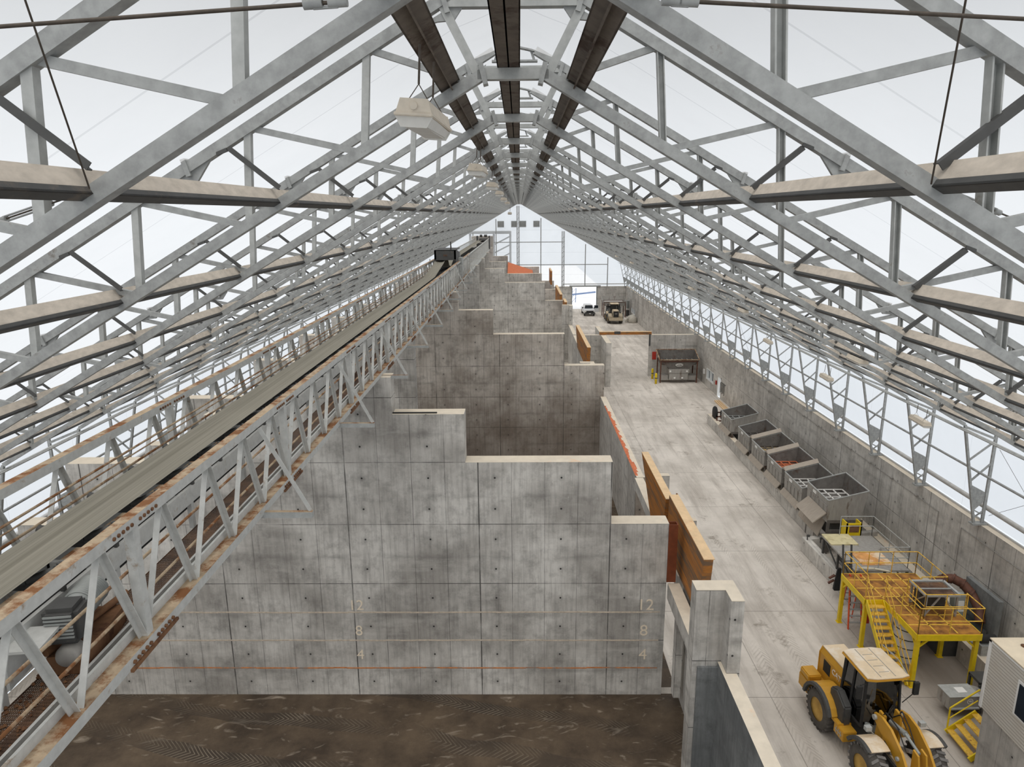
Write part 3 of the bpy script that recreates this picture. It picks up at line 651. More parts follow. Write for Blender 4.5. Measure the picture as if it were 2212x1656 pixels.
b = MB(); b.box(-5.99, -5.93, Y0, Y1, 13.5, 13.8); b.box(-7.02, -6.96, Y0, Y1, 13.5, 13.8)
y = Y0
while y < Y1: b.box(-7.0, -5.95, y, y + .08, 13.5, 13.6).box(-6.03, -5.95, y, y + .1, ZB, 13.6).box(-7.0, -6.92, y, y + .1, ZB, 13.6); y += 2.4
b.build('stringer', m_white, cv)
MB().box(-6.93, -6.05, Y0, Y1, 13.36, 13.38).build('return_belt', m_black, cv)
bp = [(-6.86, 14.2), (-6.75, 14.14), (-6.62, 14.1), (-6.45, 14.09), (-6.28, 14.1), (-6.16, 14.14), (-6.06, 14.2)]
b = MB(); path = [(Y0, 0), (50, 0), (56, .55), (59, 1.0), (60.5, .1), (62, -.1), (64, .3), (117, .25)]
for (ya, za), (yb, zb) in zip(path, path[1:]):
    for (xa, pa), (xb_, pb) in zip(bp, bp[1:]): b.quad((xa, ya, pa + za), (xb_, ya, pb + za), (xb_, yb, pb + zb), (xa, yb, pa + zb))
b.build('belt', m_belt, cv)
y = 3.1
while y < 100:
    b = MB(); b.cyl((-6.3, y, 13.99), (-5.93, y, 14.14), .06, 10).cyl((-6.6, y, 13.99), (-6.99, y, 14.14), .06, 10).cyl((-6.58, y, 13.97), (-6.32, y, 13.97), .06, 10).box(-7.0, -5.94, y + .08, y + .13, 13.8, 13.88).box(-5.96, -5.92, y + .06, y + .12, 13.8, 14.2)
    b.build('idler_roller', m_dgrey, cv); y += 1.22
b = MB()                                         # slimmer gallery beyond the tripper
for x in (XR, XL):
    b.box(x - .05, x + .05, Y1, 118, ZT - .1, ZT).box(x - .06, x + .06, Y1, 118, ZB - .3, ZB - .1)
    y = Y1
    while y < 118: b.box(x - .03, x + .03, y, y + .06, ZB - .2, ZT); y += 1.3
b.box(-5.9, XR, Y1, 118, ZB - .2, ZB - .18); b.build('far_gallery', m_white, cv)
b = MB(); b.cyl((-6.7, 117.5, 14.4), (-5.3, 117.5, 14.4), .35, 14).box(-7.0, -5.0, 116.6, 118.4, 13.2, 13.9).box(-7.1, -6.9, 116.5, 118.5, 13, 15.1).box(-5.1, -4.9, 116.5, 118.5, 13, 15.1)
b.cyl((-6.6, 118, 15.1), (-6.2, 118, 15.1), .2).cyl((-5.9, 118, 15.1), (-5.4, 118, 15.1), .2).build('head_drive', m_dgrey, cv)
b = MB(); b.box(-8.2, -4.6, 121, 125, 11.5, 14.9).build('head_tower', m_conc, cv)
tr = thing('belt_tripper', 'grey box shaped tripper straddling the conveyor belt', 'machine', (0, 0, 0))
b = MB(); b.prism([(57.2, 14.2), (61, 14.2), (61, 15.35), (57.6, 15.75), (56.9, 15.75), (56.9, 15.0)], 'x', -6.9, -6.75); b.prism([(57.2, 14.2), (61, 14.2), (61, 15.35), (57.6, 15.75), (56.9, 15.75), (56.9, 15.0)], 'x', -5.3, -5.15)
b.box(-6.9, -5.15, 56.9, 57.0, 14.95, 15.75).box(-6.9, -5.15, 56.9, 61, 15.7, 15.76); b.build('hood', m_dgrey, tr)
MB().cyl((-6.95, 60.5, 15.1), (-5.1, 60.5, 15.1), .3, 14).build('pulley', m_galv, tr); MB().box(-5.15, -4.85, 59, 60.5, 13.9, 15.0).box(-5.1, -4.7, 57.5, 58, 13.6, 14.5).build('chute', m_galv_side, tr)
MB().cyl((-5.6, 57.5, 15.7), (-5.6, 57.5, 16.4), .05).build('beacon_post', m_dgrey, tr)
me_ = text('round_emblem', 'oo', .3, m_rust, tr, (-6.0, 56.88, 15.35), (R(90), 0, 0))
# drive motor on the walkway
mt = thing('gear_motor', 'grease covered grey gear motor on the conveyor walkway', 'motor', (-5.64, 7.78, 13.56), R(8)); mt.scale = (1.15, 1.15, 1.15)
b = MB(); b.rev([(0, -.62), (.13, -.62), (.15, -.55), (.15, -.15), (.12, -.1), (0, -.1)], (0, .62, .12), 'y', 20); b.build('motor_body', m_greypaint, mt)
b = MB()
for k in range(12): b.rev([(.155, k * .032), (.175, k * .032 + .006), (.155, k * .032 + .012)], (0, .1, .12), 'y', 20)
b.build('cooling_fins', m_greypaint, mt)
b = MB(); b.box(-.19, .17, -.32, .02, -.12, .3); b.build('gearbox', m_dgrey, mt, bevel=.05)
b = MB()
for k in range(7): b.box(-.15, .13, -.335, -.32, -.02 + k * .04, 0.0 + k * .04)
b.build('rib_plate', m_greypaint, mt); b = MB(); b.rev([(0, 0), (.1, 0), (.12, .04), (.12, .2), (0, .22)], (.02, -.36, -.24), 'y', 18); b.build('pulley_guard', m_stain, mt)
MB().box(-.2, .2, -.3, .7, -.47, -.25).cyl((-.2, -.3, -.2), (.15, .9, -.2), .04).build('motor_base', m_rust, mt)
MB().box(-.35, .0, -.75, -.3, .1, .13).box(-.35, -.32, -.75, -.2, -.3, .12).build('cover_plate', m_white, mt)
b = MB()
for k in range(160):
    x = random.uniform(-5.95, -5.35); y = random.uniform(5.9, 7.9); r = random.uniform(.012, .035); z = 13.01 + r * .6
    b.add([(x - r, y, z), (x + r, y, z), (x, y - r, z), (x, y + r, z), (x, y, z + r), (x, y, z - r)], [(0, 2, 4), (2, 1, 4), (1, 3, 4), (3, 0, 4), (0, 5, 2), (2, 5, 1), (1, 5, 3), (3, 5, 0)])
tag(b.build('spilled_rubble', m_rust), 'rusty rubble spilled on the conveyor walkway', 'rubble', kind='stuff')
# ------------------------------------------------------------------ blending hoppers behind the curb
m_stain_t = m_stain
MB().box(16.9, 17.3, 37.2, 60.5, 0, .88, 0, 1).build('wall_curb', [m_conc_wall, m_top], kind='structure', label='long low concrete curb in front of the hoppers')
b = MB(); b.prism([(15.75, 35.95), (20.3, 36.9), (20.3, 36.6), (16.15, 35.65), (16.35, 29.9), (15.95, 29.9)], 'z', 0, .82); 
b.build('wall_curb', [m_conc_wall], kind='structure', label='low concrete pit curb below the grey platform')
MB().box(20.05, 20.5, YB, 60, 0, .55, 0, 1).build('wall_footing', [m_conc_wall, m_top], kind='structure', label='concrete footing ledge at the foot of the right wall')
def hopper(y0, y1, x0, x1, zf, zb, label, fill=None, grid=None, shield=False, loc=(0, 0, 0)):
    """origin at hopper foot; y0<y1 (y0 nearest the camera); low front rim x0,zf, high back rim x1,zb"""
    t = thing('blend_hopper', label, 'hopper', loc, group='hoppers in a row along the right wall')
    h = 1.15 if not shield else 1.3; th = .02; d = .42
    b = MB()
    ft = [(x0, y0, zf), (x0, y1, zf), (x1, y1, zb), (x1, y0, zb)]; fb = [(x0 + .02, y0 + .05, zf - h), (x0 + .02, y1 - .05, zf - h), (x1 - .3, y1 - .05, zf - h), (x1 - .3, y0 + .05, zf - h)]
    it = [(x0 + th, y0 + th, zf), (x0 + th, y1 - th, zf), (x1 - th, y1 - th, zb), (x1 - th, y0 + th, zb)]; ib = [(x0 + d, y0 + d, zf - h), (x0 + d, y1 - d, zf - h), (x1 - d, y1 - d, zf - h), (x1 - d, y0 + d, zf - h)]
    b.add(ft + fb + it + ib, [(0, 4, 5, 1), (1, 5, 6, 2), (2, 6, 7, 3), (3, 7, 4, 0), (0, 1, 9, 8), (1, 2, 10, 9), (2, 3, 11, 10), (3, 0, 8, 11)])
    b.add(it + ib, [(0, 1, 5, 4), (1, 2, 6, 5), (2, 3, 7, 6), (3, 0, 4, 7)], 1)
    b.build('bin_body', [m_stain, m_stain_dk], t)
    b = MB(); ps = ft + [ft[0]]
    for p, q in zip(ps, ps[1:]): b.bar(p, q, .06, .05)
    b.build('rim', m_galv_side, t)
    zg = zf - .42; b = MB(); xs = [x0 + .25 + (x1 - x0 - .5) * k / 3 for k in range(4)]; yy = [y0 + .28 + (y1 - y0 - .56) * k / 4 for k in range(5)]
    for x in xs: b.box(x - .03, x + .03, yy[0], yy[-1], zg, zg + .05)
    for y in yy: b.box(xs[0], xs[-1], y - .03, y + .03, zg, zg + .05)
    b.build('screen_bar', grid or m_galv, t, kind=None)
    b = MB(); n = 12; vs = []
    for i in range(n + 1):
        for j in range(n + 1):
            u, v = i / n, j / n; vs.append((x0 + .14 + (x1 - x0 - .3) * u, y0 + .16 + (y1 - y0 - .32) * v, zg - .12 + .14 * sin(pi * u) * sin(pi * v) + random.uniform(-.02, .02)))
    b.add(vs, [(i * (n + 1) + j, i * (n + 1) + j + 1, (i + 1) * (n + 1) + j + 1, (i + 1) * (n + 1) + j) for i in range(n) for j in range(n)], 0)
    b.build('product', fill or m_stain_dk, t)
    # lower frame
    b = MB(); zb_ = zf - h
    for x in (x0 + .15, x1 - .25):
        for y in (y0 + .1, y1 - .1):
            b.prism([(y - .07, 0), (y + .07, 0), (y + .07, zb_ + .1), (y - .07, zb_ + .1)], 'x', x - .06, x + .06)
    for y in (y0 + .06, y1 - .06):
        b.box(x0 + .05, x1 - .15, y - .04, y + .04, zb_ - .05, zb_ + .12).box(x0 + .05, x1 - .15, y - .04, y + .04, zb_ - .62, zb_ - .45)
        for sx, xx in ((1, x0 + .2), (-1, x1 - .3)):
            b.prism([(xx, zb_ - .6), (xx + sx * .55, zb_ - .6), (xx + sx * .1, .1), (xx, .1)][::sx], 'y', y - .03, y + .03)
    b.build('support_frame', m_stain_dk, t)
    b = MB(); b.prism([(x0 + .3, zb_), (x1 - .4, zb_), (x1 - .9, .5), (x0 + .8, .5)], 'y', y0 + .35, y1 - .35); b.build('lower_cone', m_dgrey, t)
    b = MB(); b.box(x0 - .03, x0, y0 + (y1 - y0) * .55, y0 + (y1 - y0) * .7, zf - .28, zf - .12); b.build('label_plate', m_winwhite, t)
    b = MB(); 
    for k in range(1, 5): b.box(x0 - .03, x0 + .02, y0 + (y1 - y0) * k / 5 - .015, y0 + (y1 - y0) * k / 5 + .015, zf - h + .05, zf - .35)
    b.box(x0 - .035, x0, y0 + .05, y1 - .05, zf - .38, zf - .34); b.build('side_rib', m_stain, t)
    if shield:
        MB().prism([(x0 - .02, zf - .75), (x0 - .72, zf - 1.35), (x0 - .7, zf - 1.39), (x0 + .02, zf - .8)], 'y', y0 + .1, y1 - .3).build('deflector', m_tan_plate, t)
        MB().prism([(x0 + .1, zf - 1.25), (x0 - .25, .92), (x0 - .22, .88), (x0 + .16, zf - 1.3)], 'y', y0 + .4, y1 + .4).build('deflector', m_tan_plate, t)
    else:
        MB().prism([(x0 - .01, zf - h + .12), (x0 - .26, zf - h - .22), (x0 - .23, zf - h - .25), (x0 + .03, zf - h + .08)], 'y', y0 + .05, y1 - .05).build('deflector', m_tan_plate, t)
    return t
def bridge(y, y2, x0, x1, zf, zb, label):
    o = MB().add([(x0, y - .05, zf + .04), (x1, y - .05, zb + .04), (x1, y2 + .05, zb + .04), (x0, y2 + .05, zf + .04), (x0, (y + y2) / 2, zf + .22), (x1, (y + y2) / 2, zb + .22)], [(0, 1, 5, 4), (2, 3, 4, 5), (0, 4, 3), (1, 2, 5), (0, 3, 2, 1)]).build('divider_cap', m_tan_plate); tag(o, label, 'plate', 'folded plates between the hoppers')
hopper(35.5, 38.3, 16.8, 18.95, 3.2, 3.74, 'largest raised steel hopper nearest the camera with white crusted screen', grid=m_salt, fill=m_salt if 0 else m_stain_dk, shield=True)
hopper(39.2, 42.0, 16.9, 19.0, 2.4, 2.95, 'steel hopper with white crusted screen behind the largest one', grid=m_salt)
hopper(42.5, 45.2, 16.9, 19.0, 2.4, 2.95, 'steel hopper with rust red material inside', grid=m_orange, fill=m_rustgrain)
hopper(45.75, 48.5, 16.9, 19.0, 2.4, 2.95, 'steel hopper heaped with tan granules', fill=m_grain, grid=m_stain_dk)
hopper(49.0, 51.7, 16.9, 19.0, 2.4, 2.95, 'empty looking steel hopper second from the far end of the row', fill=m_stain_dk, grid=m_stain_dk)
hopper(53.5, 56.3, 16.9, 19.0, 2.4, 2.95, 'farthest steel hopper of the row, standing slightly apart')
for y, y2, l in ((42.0, 42.5, 'folded dusty plate between the second and third hoppers'), (45.2, 45.75, 'folded dusty plate between the rust red and tan hoppers'), (48.5, 49.0, 'folded dusty plate beside the tan granule hopper, far side')):
    bridge(y, y2, 16.9, 19.0, 2.42, 2.97, l)
t = thing('conveyor_drive', 'black pulley drive machine at the far end of the hopper row', 'machine', (17.6, 59.2, 0))
MB().rev([(0, -.1), (.55, -.1), (.6, 0), (.55, .1), (0, .1)], (-.4, 0, 1.35), 'x', 20).build('drive_wheel', m_black, t); MB().rev([(0, -.08), (.42, -.08), (.45, 0), (0, .08)], (.1, -.5, 1.3), 'x', 20).build('drive_wheel', m_black, t)
b = MB()
for x in (-.5, .6, 1.5): b.box(x, x + .1, -.9, -.8, 0, 1.3).box(x, x + .1, .4, .5, 0, 1.3)
for z in (.8, 1.2): b.box(-.5, 1.6, -.9, -.8, z, z + .1).box(-.5, 1.6, .4, .5, z, z + .1)
b.box(.2, 1.6, -.6, .3, 1.3, 1.5); b.build('machine_frame', m_redhose, t)
b = MB(); 
for k in range(3): b.box(19.6 + k * .2, 19.74 + k * .2, 61 + k * .3, 68, .55 if 0 else .0, .14)
tag(b.build('timber_plank', m_woodtop), 'planks lying along the wall beyond the last hopper', 'plank', kind='stuff')

# ------------------------------------------------------------------ grey service platform over the pit
t = thing('service_platform', 'grey grated service platform with pale handrails over the pit', 'platform', (0, 0, 0))
b = MB(); b.box(16.0, 18.6, 30.4, 34.1, 1.72, 1.8); b.build('deck', m_stain, t)
MB().box(16.0, 17.4, 33.0, 34.2, 1.8, 1.86).build('yellow_board', simple('pale_yellow_board', (206, 196, 156), .8, dirt=(176, 162, 120)), t)
MB().box(16.6, 18.1, 30.9, 32.2, 1.8, 1.84).build('rusty_tray', m_rustgalv if 0 else simple('orange_rust_tray', (208, 150, 88), .8, var=.2, dirt=(226, 206, 178)), t)
for x in (16.05, 18.5):
    for y in (30.45, 32.3, 34.0): MB().box(x, x + .1, y, y + .1, 0, 1.75).build('support_leg', m_dgrey, t)
    for ya, yb in ((30.5, 32.3), (32.3, 34.0)): MB().bar((x + .05, ya, .9), (x + .05, yb, 1.7), .06).build('knee_brace', m_dgrey, t)
b = MB()
def rail(b, pts, z0, h=1.07, step=1.4, r=.022, mid=True):
    for p, q in zip(pts, pts[1:]):
        p, q = Vector(p), Vector(q)
        b.cyl(p + Vector((0, 0, z0 + h)), q + Vector((0, 0, z0 + h)), r, 6)
        if mid: b.cyl(p + Vector((0, 0, z0 + h * .5)), q + Vector((0, 0, z0 + h * .5)), r, 6)
        n = max(1, round((q - p).length / step))
        for k in range(n + 1):
            c = p + (q - p) * (k / n); b.cyl(c + Vector((0, 0, z0)), c + Vector((0, 0, z0 + h)), r, 6)
rail(b, [(16.9, 34.1, 0), (18.6, 34.1, 0), (18.6, 30.6, 0), (17.2, 30.6, 0)], 1.8, 1.1, 1.7); b.build('handrail', m_galv_side, t)
b = MB()
for x in (15.55, 15.95): b.bar((x, 30.3, 0), (x, 30.9, 2.9), .07)
for k in range(8): b.cyl((15.55, 30.35 + .07 * k, .3 + .3 * k), (15.95, 30.35 + .07 * k, .3 + .3 * k), .018, 6)
b.box(15.6, 16.1, 30.8, 31.2, 1.75, 1.8); b.build('access_ladder', m_dgrey, t)
b = MB(); b.tube([(16.3, 30.55, 1.84), (16.8, 30.2, 2.0), (17.4, 30.05, 1.95), (17.75, 30.2, 1.7), (17.75, 30.3, .9), (17.75, 30.25, .05)], .05, 8)
tag(b.build('cream_hose', m_hose), 'cream hose looped over the edge of the grey platform', 'hose')
t = thing('yellow_guard', 'yellow guard box at the back of the grey platform', 'guard', (17.75, 34.6, 0))
MB().box(-.4, .4, -.3, -.24, 1.3, 2.4).box(-.4, -.34, -.3, .3, 1.3, 2.4).box(.34, .4, -.3, .3, 1.3, 2.4).build('guard_panel', m_yellow, t); MB().box(-.25, .25, -.32, -.29, 1.9, 2.3).build('mesh_opening', m_rust, t)
MB().box(-.35, .35, -.2, .3, 0, 1.3).build('base_box', m_dgrey, t)
for x, y, l in ((15.9, 35.6, 'small dark bracket on the outer corner of the pit curb'), (16.5, 35.3, 'small dark bracket on the pit curb nearer the platform')):
    tag(MB().cyl((x, y, .8), (x, y, 1.0), .03).box(x - .05, x + .12, y - .03, y + .03, 1.0, 1.12).build('curb_bracket', m_dgrey), l, 'bracket')
t = thing('hanging_harness', 'dark leather straps and gloves hanging on the ladder post', 'harness', (15.6, 31.2, 1.0))
b = MB(); b.ext((0, 0, -.7), (.05, 0, .5), [(-.16, -.1), (.16, -.12), (.14, .12), (-.13, .1)], prof2=[(-.1, -.06), (.1, -.08), (.08, .07), (-.08, .07)]); b.build('strap_bundle', m_black, t, bevel=.03)
b = MB(); b.bar((-.15, 0, .1), (-.45, -.1, .0), .12, .07).bar((-.15, 0, -.15), (-.4, .05, -.35), .12, .07); b.build('glove', m_redhose, t, bevel=.015)
t = thing('step_ladder', 'orange fibreglass step ladder under the yellow platform', 'ladder', (15.15, 28.75, 0))
b = MB()
for x in (-.25, .35): b.bar((x, -.45, 0), (x * .8, .0, 2.5), .04, .09).bar((x, .5, 0), (x * .8, .05, 2.5), .03, .06)
b.build('ladder_rail', m_orangelad, t); b = MB()
for k in range(1, 8): b.box(-.24, .33, -.45 + k * .055 - .05, -.45 + k * .055 + .05, k * .3, k * .3 + .03)
b.build('ladder_step', m_galv_side, t)

# ------------------------------------------------------------------ yellow platform with stairs
t = thing('yellow_platform', 'yellow steel platform with rusty grating, handrails and stairs', 'platform', (0, 0, 0))
ZD = 2.42
b = MB(); b.prism([(14.7, 29.0), (14.7, 26.8), (15.5, 26.8), (15.5, 24.25), (18.0, 24.25), (18.0, 29.0)], 'z', ZD - .03, ZD); b.build('deck_grating', m_deck, t)
b = MB(); seg = [(14.7, 29.0), (14.7, 26.8), (15.5, 26.8), (15.5, 24.25), (18.0, 24.25), (18.0, 29.0), (14.7, 29.0)]
for p, q in zip(seg, seg[1:]): b.bar((p[0], p[1], ZD - .14), (q[0], q[1], ZD - .14), .08, .26)
b.build('edge_beam', m_yellow, t)
b = MB()
for y in (24.9, 25.6, 26.3, 27.0, 27.7, 28.4): b.box(14.75 if y > 26.8 else 15.5, 17.95, y - .03, y + .03, ZD, ZD + .012)
for x in (15.5, 16.3, 17.1): b.box(x - .03, x + .03, 24.3 if x > 15.6 else 26.8, 28.95, ZD, ZD + .012)
b.build('deck_seam', m_yelrust, t)
for x, y in ((14.75, 28.9), (14.85, 27.0), (15.6, 24.35), (17.9, 24.35), (17.85, 26.3), (17.9, 28.9)):
    b = MB(); b.bar((x, y, 0), (x, y, ZD - .25), .15, .15); b.box(x - .12, x + .12, y - .12, y + .12, 0, .02); b.build('leg', m_yellow, t)
b = MB()
for p, q in (((14.75, 28.9, 1.75), (14.75, 28.4, 2.25)), ((15.6, 24.35, 1.75), (16.1, 24.35, 2.2)), ((15.6, 24.35, 1.75), (15.6, 24.85, 2.2)), ((17.9, 24.35, 1.75), (17.4, 24.35, 2.2)), ((14.85, 27.0, 1.75), (14.85, 27.5, 2.2))): b.bar(p, q, .07)
b.build('knee_brace', m_yellow, t)
b = MB(); rail(b, [(14.72, 26.85, 0), (14.72, 28.95, 0), (17.98, 28.95, 0), (17.98, 26.7, 0), (16.9, 26.7, 0)], ZD, 1.1, 1.15)
rail(b, [(15.52, 26.8, 0), (15.52, 24.28, 0), (17.98, 24.28, 0), (17.98, 25.4, 0)], ZD, 1.1, 1.3)
rail(b, [(16.3, 26.6, 0), (16.3, 25.3, 0), (17.98, 25.3, 0)], ZD, 1.1, .8); b.build('handrail', m_yelrust, t)
sy0, sy1, sx0, sx1 = 24.35, 26.8, 14.72, 15.42
for x in (sx0, sx1): MB().bar((x, sy0, .05), (x, sy1, ZD - .05), .04, .24).build('stair_stringer', m_yellow, t)
for k in range(1, 12):
    f = k / 12; y = sy0 + (sy1 - sy0) * f; z = ZD * f
    MB().box(sx0, sx1, y - .12, y + .12, z - .03, z).box(sx0, sx1, y - .13, y - .11, z - .04, z + .005, 0).build('stair_tread', m_yelrust, t)
b = MB()
for x in (sx0 - .03, sx1 + .03):
    b.cyl((x, sy0, 1.0), (x, sy1, ZD + 1.05), .022, 6).cyl((x, sy0, .55), (x, sy1, ZD + .6), .022, 6)
    for f in (0, .33, .66): y = sy0 + (sy1 - sy0) * f; b.cyl((x, y, ZD * f), (x, y, ZD * f + 1.03), .022, 6)
b.build('stair_rail', m_yelrust, t)
tag(MB().box(15.0, 15.2, 27.2, 27.3, 1.0, 1.5).build('red_extinguisher_box', m_redpaint), 'small red box beside a leg of the yellow platform', 'box')
t = thing('screen_box', 'grey steel screening box with rusty mesh top on the yellow platform', 'machine', (17.05, 25.95, ZD + .0))
b = MB()
for x in (-.65, .6):
    for y in (-.5, .55): b.box(x, x + .07, y, y + .07, 0.02, .95)
for a, c in (((-.62, -.5, .1), (-.1, -.5, .9)), ((.62, -.5, .1), (.1, -.5, .9)), ((-.62, .5, .1), (-.62, -.4, .9))): b.bar(a, c, .05)
b.build('box_frame', m_stain, t); b = MB(); ps = [(-.68, -.53, .98), (.7, -.53, .98), (.7, .65, .98), (-.68, .65, .98), (-.68, -.53, .98)]
for p, q in zip(ps, ps[1:]): b.bar(p, q, .1, .07)
b.box(-.68, .7, .0, .05, .96, 1.0); b.build('top_frame', m_galv_side, t); MB().box(-.6, .62, -.45, .58, .93, .96).build('mesh_top', m_walk, t)
MB().box(-.55, .55, .1, .5, .05, .85).build('inner_panel', m_dgrey, t)
# machinery between the platform and the wall
t = thing('blower_unit', 'rusty curved duct blower with a grey electrical box by the wall', 'machine', (19.0, 27.2, 0))
b = MB(); pts = [(-.75, .75, 2.5), (-.35, .8, 2.72), (.05, .75, 2.75), (.4, .55, 2.6), (.6, .2, 2.3), (.65, -.3, 1.9), (.5, -.7, 1.5)]
b.tube(pts, .2, 14)
for p in pts[1:-1]: b.cyl((p[0] - .03, p[1] + .03, p[2]), (p[0] + .03, p[1] - .03, p[2] - .02), .24, 14)
b.build('curved_duct', m_redhose, t); MB().prism([(-.4, 1.35), (.12, 1.35), (.02, 2.55), (-.5, 2.55)], 'y', -.35, .0).build('electrical_box', m_greypaint, t, bevel=.02)
MB().prism([(-.28, 1.8), (-.03, 1.8), (-.07, 2.3), (-.32, 2.3)], 'y', -.37, -.35).build('label_plate', m_winwhite, t); MB().cyl((-.9, .3, 1.9), (-.9, -.4, 1.9), .28, 14).box(-1.2, .7, -.9, .9, 0, 1.2).build('blower_base', m_dgrey, t)
MB().box(.78, .98, -1.2, .95, 1.0, 2.75, 0).build('back_plate', m_conc_slate, t)
t = thing('wall_motor', 'black motor on brackets against the wall beside the platform', 'motor', (18.9, 25.2, 1.6))
MB().cyl((-.25, 0, 0), (.35, 0, 0), .17, 14).build('motor_body', m_black, t); MB().cyl((-.6, .1, -.2), (.0, .1, -.2), .1, 10).box(-.3, .5, -.25, .25, -1.6, -.2).build('pump', m_galv, t)
t = thing('white_tank', 'white ribbed tank behind the platform stairs', 'tank', (16.3, 26.2, 0)); MB().rev([(0, 0), (.5, 0), (.52, .1), (.52, 1.7), (.3, 1.9), (0, 1.9)], (0, 0, 0), 'z', 22).build('tank_shell', m_winwhite, t)
b = MB()
for z in (.3, .7, 1.1, 1.5): b.rev([(.52, z), (.55, z + .02), (.52, z + .04)], (0, 0, 0), 'z', 22)
b.build('tank_hoop', m_black, t)
b = MB(); b.box(18.5, 20.05, 20.3, 26.2, 0, .95, 0, 1); b.build('wall_plinth', [m_conc_wall, m_top], kind='structure', label='dusty concrete plinth between the platform and the office')
t = thing('steel_trestle', 'grey cross braced steel trestle beside the office', 'stand', (18.0, 23.55, 0)); b = MB()
for x in (-.5, .5):
    for y in (-.3, .3): b.box(x, x + .08, y, y + .08, 0, .95)
b.bar((-.5, -.3, .1), (.5, -.3, .9), .07).bar((.5, -.3, .1), (-.5, -.3, .9), .07).box(-.5, .58, -.3, .38, .9, 1.0).box(-.5, .58, -.34, -.28, .05, .13); b.build('trestle_frame', m_dgrey, t)

# ------------------------------------------------------------------ small steel tank box on the floor
t = thing('spreader_box', 'low galvanised box with tapered end and oval badge near the office', 'box', (16.75, 22.95, 0), R(3))
MB().box(-.8, .35, -.35, .35, .35, .88).build('body', m_stain, t, bevel=.01); MB().prism([(.35, .35), (.95, .42), (.95, .7), (.35, .88)], 'y', -.35, .35).build('tapered_end', m_stain, t)
MB().box(-.82, .37, -.37, .37, .88, .9).build('lid', m_galv_side, t); MB().box(-.35, .0, -.15, .15, .9, .93).build('hatch', m_winwhite, t); MB().box(-.75, .35, -.42, -.35, .38, .43).build('front_rail', m_galv_side, t)
for x in (-.4, .5): MB().box(x, x + .12, -.2, .2, 0, .36).build('leg', m_dgrey, t)
b = MB(); b.rev([(.09, 0), (.105, .004), (.12, 0)], (.0, -.355, .68), 'y', 24); b.build('oval_badge', m_logow, t); text('badge_text', 'BBI', .09, m_logow, t, (0, -.358, .68), (R(90), 0, 0))

# ------------------------------------------------------------------ office block and yellow steps
t = thing('office_block', 'beige sided office block on a concrete base at the right edge', 'building', (0, 0, 0))
MB().box(15.38, 19.6, 12.0, 20.08, 0, 2.45).build('concrete_base', m_conc_wall, t)
MB().box(15.3, 19.7, 11.9, 20.14, 2.45, 4.95).build('siding', m_lap, t); MB().box(15.26, 19.7, 11.86, 20.18, 4.95, 5.0).build('roof', m_offroof, t)
b = MB(); b.box(15.26, 15.36, 20.08, 20.18, 2.45, 4.95).box(15.26, 19.7, 20.14, 20.18, 4.88, 4.96).box(15.26, 15.31, 11.9, 20.18, 4.88, 4.96); b.build('corner_trim', m_winwhite, t)
o = MB().box(15.27, 15.32, 17.3, 18.75, 3.3, 4.5).build('window', m_winwhite, t); MB().box(15.25, 15.28, 17.4, 18.65, 3.38, 4.42).build('pane', m_dglass, o)
b = MB(); b.rev([(0, 0), (.1, 0), (.12, .02), (0, .03)], (16.05, 19.7, 5.0), 'z', 12); b.build('roof_stain', m_rust, t)
t = thing('yellow_steps', 'short yellow steel steps with handrail beside the office', 'stairs', (15.95, 20.95, 0))
for y in (.75, -.6): MB().bar((-.55, y, .12), (.45, y, .95), .05, .2).build('stair_stringer', m_yellow, t)
for k in range(4): MB().box(-.55 + k * .27, -.3 + k * .27, -.6, .75, .2 + k * .22, .24 + k * .22).build('stair_tread', m_yelrust, t)
b = MB(); b.cyl((-.5, .78, .15), (-.5, .78, 1.1), .03).cyl((-.5, .78, 1.1), (.45, .78, 1.85), .03).cyl((-.5, .78, .65), (.45, .78, 1.4), .022); b.build('handrail', m_yellow, t)

